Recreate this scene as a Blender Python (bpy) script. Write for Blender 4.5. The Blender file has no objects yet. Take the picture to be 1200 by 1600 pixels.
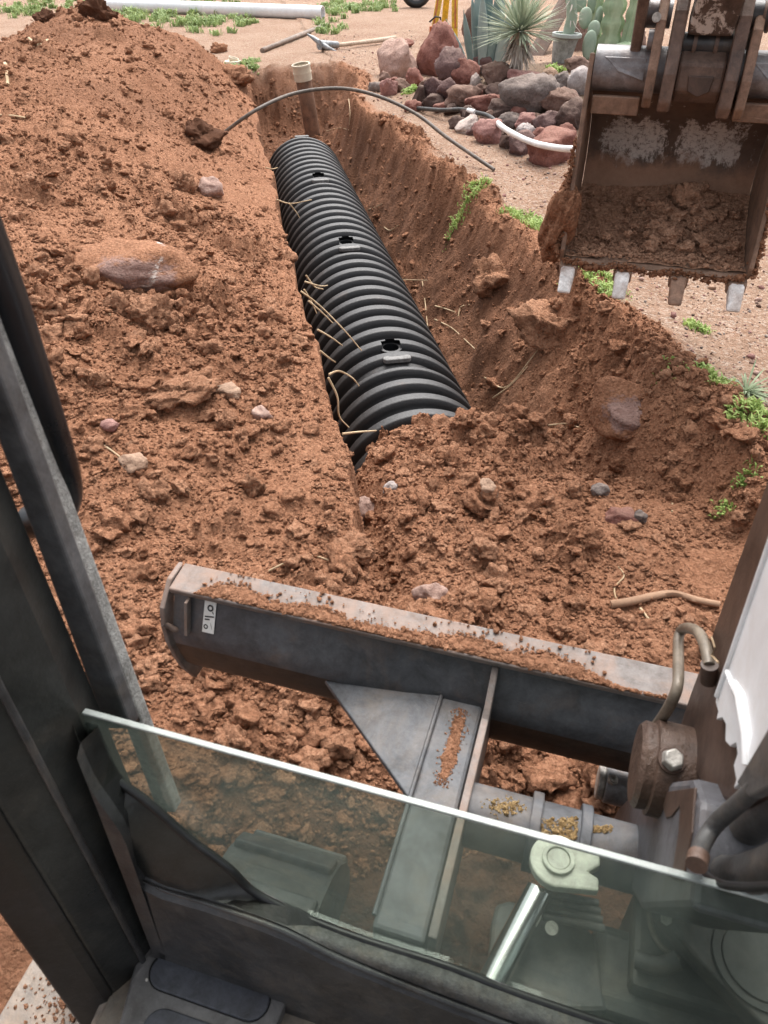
import bpy, bmesh, math, random
import numpy as np
from mathutils import Vector, Matrix, noise as mnoise

random.seed(7)
rng = np.random.default_rng(11)
scene = bpy.context.scene
C = scene.collection

# ------------------------------------------------------------------ camera
F_PX, CAM_H, PITCH = 1202.0, 1.5, math.radians(38)
cam_data = bpy.data.cameras.new("camera")
cam = bpy.data.objects.new("camera", cam_data)
C.objects.link(cam)
cam.location = (0, 0, CAM_H)
cam.rotation_euler = (math.radians(90) - PITCH, 0, 0)
cam_data.sensor_fit = 'VERTICAL'
cam_data.sensor_height = 36
cam_data.lens = 36 * F_PX / 1600
cam_data.clip_start = 0.02
cam_data.clip_end = 2000
cam_data.dof.use_dof = True
cam_data.dof.focus_distance = 3.4
cam_data.dof.aperture_fstop = 11
scene.camera = cam

# ------------------------------------------------------------------ sky, sun, exposure
SUN_EL, SUN_AZ = math.radians(64), math.radians(12)
world = bpy.data.worlds.new("World")
scene.world = world
world.use_nodes = True
wn = world.node_tree
bg = wn.nodes["Background"]
sky = wn.nodes.new("ShaderNodeTexSky")
sky.sky_type = 'NISHITA'
sky.sun_disc = False
sky.sun_elevation = SUN_EL
sky.sun_rotation = SUN_AZ
sky.air_density = 1.0
sky.dust_density = 6.0
sky.ozone_density = 0.6
hsv = wn.nodes.new("ShaderNodeHueSaturation")     # overcast: the sky light is nearly colourless
hsv.inputs["Saturation"].default_value = 0.25
wn.links.new(sky.outputs[0], hsv.inputs["Color"])
wn.links.new(hsv.outputs[0], bg.inputs["Color"])
bg.inputs["Strength"].default_value = 0.15
sun_d = bpy.data.lights.new("sun", 'SUN')
sun_d.energy = 1.0
sun_d.angle = math.radians(65)
sun_d.color = (1.0, 0.96, 0.9)
sun = bpy.data.objects.new("sun", sun_d)
C.objects.link(sun)
sdir = Vector((math.sin(SUN_AZ) * math.cos(SUN_EL), math.cos(SUN_AZ) * math.cos(SUN_EL), math.sin(SUN_EL)))
sun.rotation_euler = sdir.to_track_quat('Z', 'Y').to_euler()
sun.location = sdir * 20
vs = scene.view_settings
vs.view_transform = 'Standard'
vs.look = 'None'
vs.gamma = 1
vs.use_curve_mapping = False
vs.exposure = 1.3

# ------------------------------------------------------------------ geometry helpers
YAW = math.atan2(0.29, 0.957)
E1 = (math.cos(YAW), -math.sin(YAW)); E2 = (math.sin(YAW), math.cos(YAW))   # machine axes: right, forward
cp, sp = math.cos(PITCH), math.sin(PITCH)

def ray(x, y):
    cx = (x - 600) / F_PX; cy = (800 - y) / F_PX
    return (cx, cp + cy * sp, -sp + cy * cp)
def P(x, y, t):
    d = ray(x, y)
    return Vector((d[0] * t, d[1] * t, CAM_H + d[2] * t))
def mach(v):                                   # world -> machine frame
    return Vector((v[0] * E1[0] + v[1] * E1[1], v[0] * E2[0] + v[1] * E2[1], v[2]))
def on_a(x, y, a):
    d = mach(ray(x, y)); t = a / d[0]; return Vector((a, d[1] * t, CAM_H + d[2] * t))
def on_b(x, y, b):
    d = mach(ray(x, y)); t = b / d[1]; return Vector((d[0] * t, b, CAM_H + d[2] * t))
def on_z(x, y, z):
    d = mach(ray(x, y)); t = (z - CAM_H) / d[2]; return Vector((d[0] * t, d[1] * t, z))

DX, DY = -.1805, .9836                          # trench direction
OX, OY = .118, 3.06
def to_sw(X, Y):
    a = X - OX; b = Y - OY
    return a * DX + b * DY, a * DY - b * DX
def to_xy(s, w):
    return OX + s * DX + w * DY, OY + s * DY - w * DX

# ------------------------------------------------------------------ numpy noise
def hsh(ix, iy, seed):
    h = (ix.astype(np.int64) * 374761393 + iy.astype(np.int64) * 668265263 + seed * 974711 + 1013904223) & 0xffffffff
    h = ((h ^ (h >> 13)) * 1274126177) & 0xffffffff
    h = ((h ^ (h >> 16)) * 2246822519) & 0xffffffff
    h = h ^ (h >> 15)
    return h.astype(np.float64) / 4294967296.0
def perlin(x, y, seed=0):
    x = np.asarray(x, float); y = np.asarray(y, float)
    ix = np.floor(x); iy = np.floor(y); fx = x - ix; fy = y - iy
    u = fx * fx * fx * (fx * (fx * 6 - 15) + 10); v = fy * fy * fy * (fy * (fy * 6 - 15) + 10)
    def g(ox, oy):
        a = hsh(ix + ox, iy + oy, seed) * 2 * np.pi
        return np.cos(a) * (fx - ox) + np.sin(a) * (fy - oy)
    return (g(0, 0) * (1 - u) + g(1, 0) * u) * (1 - v) + (g(0, 1) * (1 - u) + g(1, 1) * u) * v
def fbm(x, y, octv=4, seed=0, gain=.5):
    r = 0; a = 1
    for o in range(octv):
        r = r + a * perlin(x * 2 ** o, y * 2 ** o, seed + o * 17); a *= gain
    return r
def caps(x, y, cell, seed, density=.6):        # rounded lumps lying on a surface
    gx = x / cell; gy = y / cell
    ix = np.floor(gx); iy = np.floor(gy); best = np.zeros_like(gx)
    wob = perlin(gx * 1.7, gy * 1.7, seed + 5) * .35
    for ox in (-1, 0, 1):
        for oy in (-1, 0, 1):
            jx = ix + ox; jy = iy + oy
            px = jx + hsh(jx, jy, seed); py = jy + hsh(jx, jy, seed + 1)
            rr = .2 + .45 * hsh(jx, jy, seed + 2) ** 2
            on = hsh(jx, jy, seed + 3) < density
            asp = .75 + .5 * hsh(jx, jy, seed + 4)
            d = np.sqrt(((gx - px) * asp) ** 2 + ((gy - py) / asp) ** 2) / rr + wob
            hgt = np.where(on & (d < 1), np.sqrt(np.clip(1 - d * d, 0, 1)) * rr, 0)
            best = np.maximum(best, hgt)
    return best * cell
def sstep(a, b, x):
    t = np.clip((x - a) / (b - a), 0, 1); return t * t * (3 - 2 * t)
def smax(a, b, k):
    h = np.clip(.5 + .5 * (a - b) / k, 0, 1); return b * (1 - h) + a * h + k * h * (1 - h)

# ------------------------------------------------------------------ terrain height
ctrl = []
for s_, z_ in ((-1.6, .0), (-1.2, .02), (-.6, .05), (0, .06), (.6, .05), (1.3, .05), (2, .06), (3, .05), (4, .03), (5, .02), (6, .0), (7, .0)):
    x_, y_ = to_xy(s_, -.46); ctrl.append((x_, y_, z_))
ctrl += [(-2.52, 8, .80), (-2.57, 6.2, .72), (-3.0, 7.2, .6), (-2.15, 8.6, .58), (-1.92, 9, .45), (-1.76, 9.5, .2), (-1.5, 9.75, .02), (-1.2, 11, 0), (-3.2, 10.6, 0), (-2.2, 11, 0),
         (-4.6, 8, .1), (-4.8, 5, .25), (-3.7, 6, .45), (-3.1, 4, .6), (-1.1, 3.25, .27), (-2.1, 3.4, .55), (-1.57, 5.17, .46), (-1.5, 7.2, .42),
         (-.5, 1.7, .02), (-1.0, 1.8, .12), (-1.4, 2.2, .3), (-.8, 1.2, -.02), (-1.2, 1.2, .05), (-.7, .6, -.12), (0, 1.2, -.12), (.4, 1.0, -.14),
         (0, 0, -.3), (-1, 0, -.25), (-2.5, 1.5, .3), (-2, 0, -.1), (1, 0, -.25), (1.2, 1, -.03), (-4, 2, .2), (.6, 1.6, -.05), (1.2, 2, 0),
         (.9, 3, 0), (.6, 5, 0), (-.2, 8.3, 0), (2.5, 2, 0), (3, 6, 0), (-7, 9, 0), (-8, 4, 0), (-7, 0, 0), (-3, 13, 0), (2, 12, 0), (0, -3, -.2)]
ctrl = np.array(ctrl)
def tps(r2):
    return np.where(r2 > 1e-12, .5 * r2 * np.log(np.maximum(r2, 1e-12)), 0)
_n = len(ctrl)
_A = np.zeros((_n + 3, _n + 3))
_d2 = (ctrl[:, None, 0] - ctrl[None, :, 0]) ** 2 + (ctrl[:, None, 1] - ctrl[None, :, 1]) ** 2
_A[:_n, :_n] = tps(_d2) + np.eye(_n) * .02
_A[:_n, _n] = 1; _A[:_n, _n + 1:] = ctrl[:, :2]
_A[_n, :_n] = 1; _A[_n + 1:, :_n] = ctrl[:, :2].T
_W = np.linalg.solve(_A, np.concatenate([ctrl[:, 2], [0, 0, 0]]))
def left_ground(X, Y):
    r = _W[_n] + _W[_n + 1] * X + _W[_n + 2] * Y
    for i in range(_n):
        r = r + _W[i] * tps((X - ctrl[i, 0]) ** 2 + (Y - ctrl[i, 1]) ** 2)
    d = np.sqrt((X + 1.5) ** 2 + (Y - 5) ** 2)
    return np.clip(r, -.35, .95) * (1 - sstep(6.5, 8.5, d))

WR_S = [-3, -1.2, -.68, -.2, .17, .73, 1.64, 2.44, 3.9, 4.9, 5.3, 5.9, 6.4, 7.3, 8]
WR_W = [.85, .88, .92, .88, .84, .86, .82, .74, .71, .62, .54, .6, .8, .8, .7]
def wl_of(s):
    return -.42 + .045 * perlin(s * 1.9, s * 0 + .3, 41) + .03 * perlin(s * 6, s * 0 + .7, 42) + .016 * perlin(s * 17, s * 0 + .1, 46)
def wr_of(s):
    return np.interp(s, WR_S, WR_W) + .09 * perlin(s * 2.3, s * 0 + .2, 43) + .05 * perlin(s * 8, s * 0, 44) + .02 * perlin(s * 21, s * 0, 45)
def bed_height(X, Y):
    d = (X - .55) * .866 + (Y - 7.05) * .5
    al = (X - .55) * .5 - (Y - 7.05) * .866
    return .26 * sstep(.05, 1.3, d) * (1 - sstep(3.5, 6, d)) * sstep(-2.2, -1.2, al) * (1 - sstep(2.6, 3.6, al))

def height(X, Y, attrs=False):
    X = np.asarray(X, float); Y = np.asarray(Y, float)
    s, w = to_sw(X, Y)
    big = fbm(X * 1.1, Y * 1.1, 3, 3)
    zl = left_ground(X, Y)
    zl = zl + .075 * fbm(X * 1.5 + 7, Y * 1.5, 3, 12) * sstep(.08, .45, zl)
    wl = wl_of(s); wr = wr_of(s)
    dr = w - wr
    lip = (.075 + .05 * perlin(s * 1.6, w * 2, 9)) * np.exp(-((dr - .07) / .13) ** 2) * (1 - sstep(3.2, 4.4, s) * .6) * sstep(-2.2, -1.4, s)
    lip = lip + .05 * np.exp(-((dr - .25) / .25) ** 2) * (1 - sstep(.4, 1.4, s)) * sstep(-2.2, -1.2, s)
    zr = lip + bed_height(X, Y) + .012 * big
    # right wall and trench bottom
    q = np.clip((w - .355) / np.maximum(wr - .355, .05), 0, 1)
    gam = 1.05 + .4 * sstep(.6, 2.0, s)
    zw = -.6 + (.6 + zr) * q ** gam
    lump = fbm(s * 2.6, w * 3.4, 4, 21, .55)
    inwall = sstep(.02, .3, q) * (1 - sstep(.85, 1.0, q) * .4)
    zw = zw + inwall * (.10 * lump + .07 * np.abs(fbm(s * 1.7 + 4, w * 2.2, 4, 26, .6)) - .02 + .012 * perlin(s * 13 + 3 * lump, w * 3, 23))
    sf = s + .26 * np.clip((w - .05) / .4, -1.1, 1.6) ** 2 + .08 * perlin(s * 2.5, w * 4, 31)
    fill = np.interp(sf, [-2.4, -1.7, -1.2, -.8, -.45, -.33, -.2, .0, .12], [-.14, -.08, -.06, -.06, -.1, -.17, -.3, -.52, -.62])
    fill = fill + .03 * fbm(X * 3, Y * 3, 3, 33)
    fill = fill - .13 * np.exp(-((w + .37) / .07) ** 2) * sstep(-1.55, -1.2, s) * (1 - sstep(-.5, -.3, s))
    fill = fill - .10 * np.exp(-((w - .56 - .1 * perlin(s * 3, s * 0, 37)) / .09) ** 2) * sstep(-1.3, -.9, s) * (1 - sstep(-.35, -.1, s))
    zin = smax(smax(zw, fill, .03), -.6 + .02 * big + 0 * w, .03)
    zin = np.where(dr > 0, zr, zin)
    # far end of the trench
    endm = sstep(6.95, 7.75, s + .3 * perlin(w * 3, s * .5, 55) + .12 * perlin(w * 9, s, 56))
    zin = zin * (1 - endm) + np.maximum(zr * (dr > 0), 0) * endm
    k = sstep(0, .045, w - wl)
    h = zl * (1 - k) + zin * k
    near = (1 - sstep(-2.15, -1.6, s))                                   # ground before and under the machine
    h = h * (1 - near * k) + zl * near * k
    # kinds of ground
    soil_l = sstep(.01, .07, zl) * (w < wl) + (1 - sstep(7.0, 8.2, s)) * (1 - sstep(.0, .35, -w - .9)) * (w <= wl)
    sandr = sstep(.07, .22, dr + .12 * fbm(X * 2.1, Y * 2.1, 3, 61) - .03 * (1 - sstep(.2, 1.2, s))) * (w > wl)
    sandfar = sstep(7.3, 8.2, s + .4 * perlin(X * 2, Y * 2, 62))
    sand = np.clip(np.maximum(sandr, sandfar * (w > wl)), 0, 1)
    sand = np.maximum(sand, (w <= wl) * (1 - np.clip(soil_l, 0, 1)) * sstep(5.5, 7, s))
    sand = sand * sstep(-2.6, -1.9, s)
    bedm = np.clip(bed_height(X, Y) / .2, 0, 1)
    dug = 1 - sand
    # relief
    rub = np.clip(.62 + 1.1 * fbm(X * .9 + 3, Y * .9, 3, 71), .25, 1) * (1 - .6 * np.exp(-((w - wl) / .12) ** 2) * (s > -1.0))
    slope = sstep(4.2, 6.0, Y) * (w < wl)
    rub = rub * (1 - .55 * slope)
    wallm = k * (q > .02) * (dr < .05) * (s > -.3)
    det = .032 * fbm(X * 3.2, Y * 3.2, 6, 81, .6)
    rough_ = 1 + .9 * perlin(X * 38, Y * 38, 85)
    # downhill streaks on the heap's long face
    det = det + slope * (.02 * perlin(s * 7 + w * 2, w * 1.6, 83) + .012 * perlin(s * 17 + w * 5, w * 4, 84))
    det = det + rub * rough_ * (1.0 * caps(X, Y, .17, 91, .3) + .9 * caps(X + 9, Y, .085, 101, .45) + .8 * caps(X, Y + 5, .04, 111, .5))
    det = det + wallm * (.045 * fbm(X * 6.5 + 1, Y * 6.5, 5, 89, .62) + .02 * np.abs(fbm(X * 15, Y * 15, 3, 90)))
    det = det * (dug * .95 + .05) + sand * (.008 * fbm(X * 5, Y * 5, 4, 87) + .25 * caps(X, Y, .05, 121, .25))
    edge = np.exp(-((w - wl - .02) / .03) ** 2) * (s > -1.2)
    det = det * (1 - .6 * edge)
    h = h + det
    if attrs:
        damp_shade = k * (1 - (dr > 0)) * sstep(-.3, .6, s) * (.85 + .6 * perlin(s * 3, w * 5, 63)) * (1 - .75 * sstep(.75, 1.02, q))  # right wall: damp soil plus trench shade painted darker
        damp_shade = damp_shade + .4 * slope * sstep(.12, .4, zl) * (.7 + .8 * perlin(X * 1.3, Y * 1.3, 64)) * (1 - k)
        damp_shade = np.clip(damp_shade + .5 * (1 - sstep(.0, .3, s + 2.2)) + .85 * near * sstep(-.6, -.35, X), 0, 1)  # near the machine: damp soil plus shade beneath the blade, painted dark
        return h, sand, np.clip(damp_shade, 0, 1), bedm * (w > wr)
    return h

def hit(px, py, tmin=.9, tmax=40):             # where the line of sight through a photograph pixel meets the ground
    d = ray(px, py)
    t = np.exp(np.linspace(math.log(tmin), math.log(tmax), 1500))
    z = CAM_H + d[2] * t - height(d[0] * t, d[1] * t)
    i = int(np.argmax(z < 0))
    if z[i] >= 0: i = len(t) - 1
    i = max(i, 1)
    f = z[i - 1] / (z[i - 1] - z[i] + 1e-9)
    tt = t[i - 1] + (t[i] - t[i - 1]) * f
    return Vector((d[0] * tt, d[1] * tt, CAM_H + d[2] * tt)), tt

def flat(px, py, z=0.0):
    d = ray(px, py); t = (z - CAM_H) / d[2]
    return Vector((d[0] * t, d[1] * t, z)), t

# ------------------------------------------------------------------ materials
def newmat(name):
    m = bpy.data.materials.new(name); m.use_nodes = True
    nt = m.node_tree
    return m, nt, nt.nodes["Principled BSDF"]
def nd(nt, typ, ins=None, **props):
    n = nt.nodes.new(typ)
    for k_, v_ in props.items(): setattr(n, k_, v_)
    for k_, v_ in (ins or {}).items():
        if isinstance(v_, bpy.types.NodeSocket): nt.links.new(v_, n.inputs[k_])
        else: n.inputs[k_].default_value = v_
    return n
def rgba(c): return (c[0], c[1], c[2], 1)
def ramp(nt, fac, stops):
    n = nt.nodes.new("ShaderNodeValToRGB"); nt.links.new(fac, n.inputs[0])
    cr = n.color_ramp
    while len(cr.elements) < len(stops): cr.elements.new(.5)
    for e, (p_, c_) in zip(cr.elements, stops): e.position = p_; e.color = rgba(c_) if len(c_) == 3 else c_
    return n.outputs[0]
def mixc(nt, fac, a, b, mode='MIX'):
    n = nt.nodes.new("ShaderNodeMix"); n.data_type = 'RGBA'; n.blend_type = mode
    for key, v_ in ((0, fac), (6, a), (7, b)):
        if isinstance(v_, bpy.types.NodeSocket): nt.links.new(v_, n.inputs[key])
        else: n.inputs[key].default_value = v_ if key == 0 else rgba(v_)
    return n.outputs[2]
def math_(nt, op, a, b=0.0, clamp=False):
    n = nt.nodes.new("ShaderNodeMath"); n.operation = op; n.use_clamp = clamp
    for i_, v_ in ((0, a), (1, b)):
        if isinstance(v_, bpy.types.NodeSocket): nt.links.new(v_, n.inputs[i_])
        else: n.inputs[i_].default_value = v_
    return n.outputs[0]
def noise_(nt, co, scale, detail=5, rough=.6, dist=0):
    return nd(nt, "ShaderNodeTexNoise", {"Vector": co, "Scale": scale, "Detail": detail, "Roughness": rough, "Distortion": dist}).outputs[0]
def bump_(nt, h, strength, dist, normal=None):
    ins = {"Height": h, "Strength": strength, "Distance": dist}
    if normal is not None: ins["Normal"] = normal
    return nd(nt, "ShaderNodeBump", ins).outputs[0]

SOIL = ((.168, .071, .037), (.325, .15, .083), (.46, .248, .15))
def soil_color(nt, co, base=SOIL):
    n1 = noise_(nt, co, 1.6, 7, .7)
    col = ramp(nt, n1, [(.32, base[0]), (.5, base[1]), (.7, base[2])])
    n0 = noise_(nt, co, .8, 4, .6)
    col = mixc(nt, .45, col, ramp(nt, n0, [(.38, tuple(v * .62 for v in base[1])), (.62, tuple(v * 1.02 for v in base[2]))]))
    n2 = noise_(nt, co, 60, 6, .78)
    col = mixc(nt, .55, col, ramp(nt, n2, [(.3, tuple(v * .7 for v in base[0])), (.5, base[1]), (.68, tuple(v * 1.1 for v in base[2]))]))
    vc = nd(nt, "ShaderNodeSeparateColor", {"Color": nd(nt, "ShaderNodeTexVoronoi", {"Vector": co, "Scale": 130.0}).outputs["Color"]}).outputs[0]
    return mixc(nt, .35, col, ramp(nt, vc, [(0, tuple(v * .6 for v in base[0])), (.5, base[1]), (1, tuple(v * 1.2 for v in base[2]))]))
def soil_bump(nt, co, amt=1.0):
    v1 = nd(nt, "ShaderNodeTexVoronoi", {"Vector": co, "Scale": 85.0}).outputs["Distance"]
    n1 = noise_(nt, co, 45, 8, .68)
    n2 = noise_(nt, co, 260, 4, .7)
    b = bump_(nt, v1, .8 * amt, .010)
    b.node.invert = True
    b = bump_(nt, n1, 1.0 * amt, .026, b)
    return bump_(nt, n2, .6 * amt, .004, b)

# ground: dug soil, sandy surface and bed
mg, nt, bs = newmat("ground_soil")
co = nd(nt, "ShaderNodeNewGeometry").outputs["Position"]
soil = soil_color(nt, co)
at_s = nd(nt, "ShaderNodeAttribute", attribute_name="sand").outputs["Fac"]
at_m = nd(nt, "ShaderNodeAttribute", attribute_name="damp_shade").outputs["Fac"]
at_b = nd(nt, "ShaderNodeAttribute", attribute_name="bed").outputs["Fac"]
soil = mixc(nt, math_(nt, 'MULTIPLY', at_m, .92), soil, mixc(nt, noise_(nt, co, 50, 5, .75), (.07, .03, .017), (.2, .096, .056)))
s1 = noise_(nt, co, 1.3, 5, .6); s2 = noise_(nt, co, 130, 3, .7)
sand = ramp(nt, s1, [(.35, (.28, .17, .108)), (.55, (.38, .262, .183)), (.75, (.43, .325, .24))])
vor = nd(nt, "ShaderNodeTexVoronoi", {"Vector": co, "Scale": 70.0}).outputs["Color"]
sp_ = nd(nt, "ShaderNodeSeparateColor", {"Color": vor}).outputs[0]
sand = mixc(nt, .5, sand, ramp(nt, sp_, [(.0, (.2, .11, .075)), (.45, (.33, .2, .14)), (.8, (.45, .33, .26)), (1, (.6, .52, .46))]))
sand = mixc(nt, math_(nt, 'MULTIPLY', s2, .4), sand, (.25, .15, .1))
bedc = ramp(nt, s2, [(.3, (.12, .08, .055)), (.7, (.26, .185, .13))])
sand = mixc(nt, at_b, sand, bedc)
fac = math_(nt, 'ADD', at_s, math_(nt, 'MULTIPLY', math_(nt, 'SUBTRACT', noise_(nt, co, 9, 5, .7), .5), .7), True)
fac = math_(nt, 'MULTIPLY', fac, math_(nt, 'GREATER_THAN', at_s, .02))
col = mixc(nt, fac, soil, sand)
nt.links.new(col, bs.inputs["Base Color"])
bs.inputs["Roughness"].default_value = .95
bs.inputs["Specular IOR Level"].default_value = .15
nt.links.new(soil_bump(nt, co), bs.inputs["Normal"])
M_GROUND = mg

def soil_mat(name, base, amt=1.0, obj=True):
    m, nt, bs = newmat(name)
    co = nd(nt, "ShaderNodeTexCoord").outputs["Object"] if obj else nd(nt, "ShaderNodeNewGeometry").outputs["Position"]
    nt.links.new(soil_color(nt, co, base), bs.inputs["Base Color"])
    bs.inputs["Roughness"].default_value = .95; bs.inputs["Specular IOR Level"].default_value = .15
    nt.links.new(soil_bump(nt, co, amt), bs.inputs["Normal"])
    return m
M_SOIL = soil_mat("loose_soil", SOIL, 1, False)
M_SOIL_PALE = soil_mat("dry_soil", ((.2, .09, .049), (.34, .166, .095), (.45, .255, .16)), .9, False)
M_SOIL_BRIGHT = soil_mat("brightened_bucket_soil", ((.3, .15, .088), (.48, .265, .165), (.6, .37, .255)), .9, False)  # same soil, colour lightened to offset the shade inside the bucket
M_SOIL_DARK = soil_mat("dark_soil", ((.10, .046, .028), (.19, .088, .052), (.29, .14, .085)))

def stone_mat(name, c1, c2, c3=None, scale=6, spec=None):
    m, nt, bs = newmat(name)
    co = nd(nt, "ShaderNodeNewGeometry").outputs["Position"]
    n1 = noise_(nt, co, scale, 7, .68)
    col = ramp(nt, n1, [(.35, c1), (.62, c2)])
    n2 = noise_(nt, co, 60, 5, .75)
    col = mixc(nt, math_(nt, 'MULTIPLY', n2, .7), col, ramp(nt, n2, [(.35, tuple(v * .7 for v in c1)), (.62, tuple(v * 1.2 for v in c2))]))
    if c3:
        pz = math_(nt, 'SUBTRACT', noise_(nt, co, scale * 2, 9, .78), .58)
        col = mixc(nt, math_(nt, 'MULTIPLY', pz, 9.0, True), col, c3)
    nz = nd(nt, "ShaderNodeSeparateXYZ", {0: nd(nt, "ShaderNodeNewGeometry").outputs["Normal"]}).outputs[2]
    dn = math_(nt, 'MULTIPLY', math_(nt, 'MULTIPLY', math_(nt, 'POWER', math_(nt, 'MAXIMUM', nz, 0.0), 3.0), .4), noise_(nt, co, 25, 6, .7), True)
    col = mixc(nt, dn, col, (.4, .29, .22))
    nt.links.new(col, bs.inputs["Base Color"])
    bs.inputs["Roughness"].default_value = .9
    bs.inputs["Specular IOR Level"].default_value = .2
    v1 = nd(nt, "ShaderNodeTexVoronoi", {"Vector": co, "Scale": 70.0}).outputs["Distance"]
    b = bump_(nt, v1, .35, .008)
    b = bump_(nt, noise_(nt, co, 22, 9, .75), .9, .025, b)
    nt.links.new(b, bs.inputs["Normal"])
    return m
STONE = {
    'red': stone_mat("red_stone", (0.131, 0.051, 0.042), (0.284, 0.127, 0.100), (0.328, 0.183, 0.150)),
    'pink': stone_mat("pink_stone", (0.207, 0.097, 0.085), (0.393, 0.213, 0.190), (0.459, 0.304, 0.270)),
    'purple': stone_mat("purple_stone", (0.076, 0.045, 0.045), (0.181, 0.112, 0.105), (0.262, 0.172, 0.156)),
    'dark': stone_mat("dark_stone", (0.055, 0.037, 0.032), (0.137, 0.089, 0.076), (0.218, 0.142, 0.115)),
    'grey': stone_mat("grey_stone", (0.093, 0.076, 0.070), (0.251, 0.208, 0.190), (0.393, 0.335, 0.310)),
    'brown': stone_mat("brown_stone", (0.098, 0.058, 0.046), (0.207, 0.127, 0.100), (0.306, 0.203, 0.166)),
    'tan': stone_mat("tan_stone", (0.295, 0.177, 0.120), (0.480, 0.324, 0.230), (0.546, 0.406, 0.310)),
    'pale': stone_mat("pale_stone", (0.360, 0.294, 0.260), (0.601, 0.507, 0.460), (0.218, 0.162, 0.140)),
    'lichen': stone_mat("lichen_stone", (0.262, 0.223, 0.210), (0.491, 0.436, 0.420), (0.630, 0.585, 0.578)),
    'blush': stone_mat("blush_stone", (0.295, 0.177, 0.140), (0.513, 0.355, 0.300), (0.218, 0.122, 0.090)),
}

def paint_mat(name, c1, c2, rough=.5, metal=0, scale=6, bump=.15, dust=None, dust_amt=.5, worn=None, worn_thr=.56, worn_scale=5, spec=.5, up_dust=0, grime=.65):
    m, nt, bs = newmat(name)
    co = nd(nt, "ShaderNodeTexCoord").outputs["Object"]
    n1 = noise_(nt, co, scale, 6, .65)
    col = ramp(nt, n1, [(.35, c1), (.65, c2)])
    if grime:
        g1 = noise_(nt, co, scale * 4.3, 9, .78, .3)
        lo = 1 - grime * .75; hi = 1 + grime * .6
        col = mixc(nt, 1.0, col, ramp(nt, g1, [(.33, (lo, lo * .97, lo * .94)), (.52, (1, 1, 1)), (.68, (hi, hi, hi))]), 'MULTIPLY')
    ro = math_(nt, 'ADD', math_(nt, 'MULTIPLY', math_(nt, 'SUBTRACT', n1, .5), .5), rough, True)
    if worn:
        wz = math_(nt, 'MULTIPLY', math_(nt, 'SUBTRACT', noise_(nt, co, worn_scale, 9, .72, .4), worn_thr), 18.0, True)
        col = mixc(nt, wz, col, worn)
    if dust:
        d1 = noise_(nt, co, scale * 1.7, 8, .7, .6)
        f = math_(nt, 'MULTIPLY', math_(nt, 'SUBTRACT', d1, .62 - .3 * dust_amt), 3.0, True)
        if up_dust:
            nz = nd(nt, "ShaderNodeSeparateXYZ", {0: nd(nt, "ShaderNodeNewGeometry").outputs["Normal"]}).outputs[2]
            f = math_(nt, 'ADD', f, math_(nt, 'MULTIPLY', math_(nt, 'MULTIPLY', nz, up_dust, True), math_(nt, 'ADD', d1, .2)), True)
        f = math_(nt, 'MULTIPLY', f, dust_amt)
        col = mixc(nt, f, col, dust)
        ro = math_(nt, 'MAXIMUM', ro, math_(nt, 'MULTIPLY', f, .95))
    if grime > .3:
        sv = nd(nt, "ShaderNodeVectorMath", {0: co, 1: (9, 260, 120)}, operation='MULTIPLY').outputs[0]
        sv2 = nd(nt, "ShaderNodeVectorMath", {0: nd(nt, "ShaderNodeVectorRotate", {"Vector": co, "Angle": .9}).outputs[0], 1: (300, 14, 160)}, operation='MULTIPLY').outputs[0]
        sc_ = math_(nt, 'MAXIMUM', noise_(nt, sv, 1, 3, .6), noise_(nt, sv2, 1, 3, .6))
        sc_ = math_(nt, 'MULTIPLY', math_(nt, 'SUBTRACT', sc_, .7), 9.0, True)
        col = mixc(nt, math_(nt, 'MULTIPLY', sc_, .6), col, tuple(min(.6, v * 1.8 + .05) for v in c2))
    fine = noise_(nt, co, 180, 3, .7)
    col = mixc(nt, math_(nt, 'MULTIPLY', math_(nt, 'SUBTRACT', fine, .62), 2.0, True), col, tuple(min(1, v * 1.7 + .03) for v in c2))
    nt.links.new(col, bs.inputs["Base Color"])
    nt.links.new(ro, bs.inputs["Roughness"])
    bs.inputs["Metallic"].default_value = metal
    bs.inputs["Specular IOR Level"].default_value = spec
    b = bump_(nt, noise_(nt, co, scale * 12, 5, .6), bump, .004)
    b = bump_(nt, fine, bump, .0015, b)
    nt.links.new(b, bs.inputs["Normal"])
    return m
DUST = (.27, .17, .11)
M_BLADE = paint_mat("blade_grey_paint", (.05, .053, .06), (.09, .094, .104), .5, 0, 5, .15, DUST, .42, (.3, .3, .31), .66, 9)
M_BLADE_SHADE = paint_mat("blade_shaded_half", (.03, .022, .018), (.06, .045, .036), .6, 0, 6, .2, (.12, .07, .045), .5)  # lower blade half painted darker because it faces down
M_STEEL_DUSTY = paint_mat("steel_dusty", (.115, .108, .105), (.19, .18, .175), .55, 0, 6, .2, (.3, .185, .13), .7, up_dust=.25, spec=.25)
M_ARM = paint_mat("arm_grey_paint", (.07, .074, .082), (.115, .12, .13), .55, 0, 4, .12, (.3, .22, .15), .45, (.2, .2, .2), .66, 14, spec=.3, up_dust=.05)
M_POST = paint_mat("grey_post_paint", (.07, .07, .078), (.115, .115, .125), .5, 0, 5, .15, (.3, .21, .14), .35)
M_PIN = paint_mat("grey_pin_steel", (.16, .16, .165), (.27, .27, .275), .45, .1, 8, .2, (.3, .2, .14), .5)
M_MUDDY = paint_mat("mud_caked_steel", (.085, .054, .041), (.16, .105, .08), .55, 0, 6, .4, (.2, .115, .075), .55, (.16, .13, .12), .67, 7)
M_BUCKET_IN = paint_mat("bucket_plate", (.045, .032, .028), (.085, .06, .05), .55, .0, 4, .35, (.15, .08, .05), .5)
M_BUCKET_STEEL = paint_mat("worn_bucket_steel", (.12, .115, .12), (.25, .245, .25), .42, .15, 5, .3, (.17, .1, .07), .6)
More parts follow.
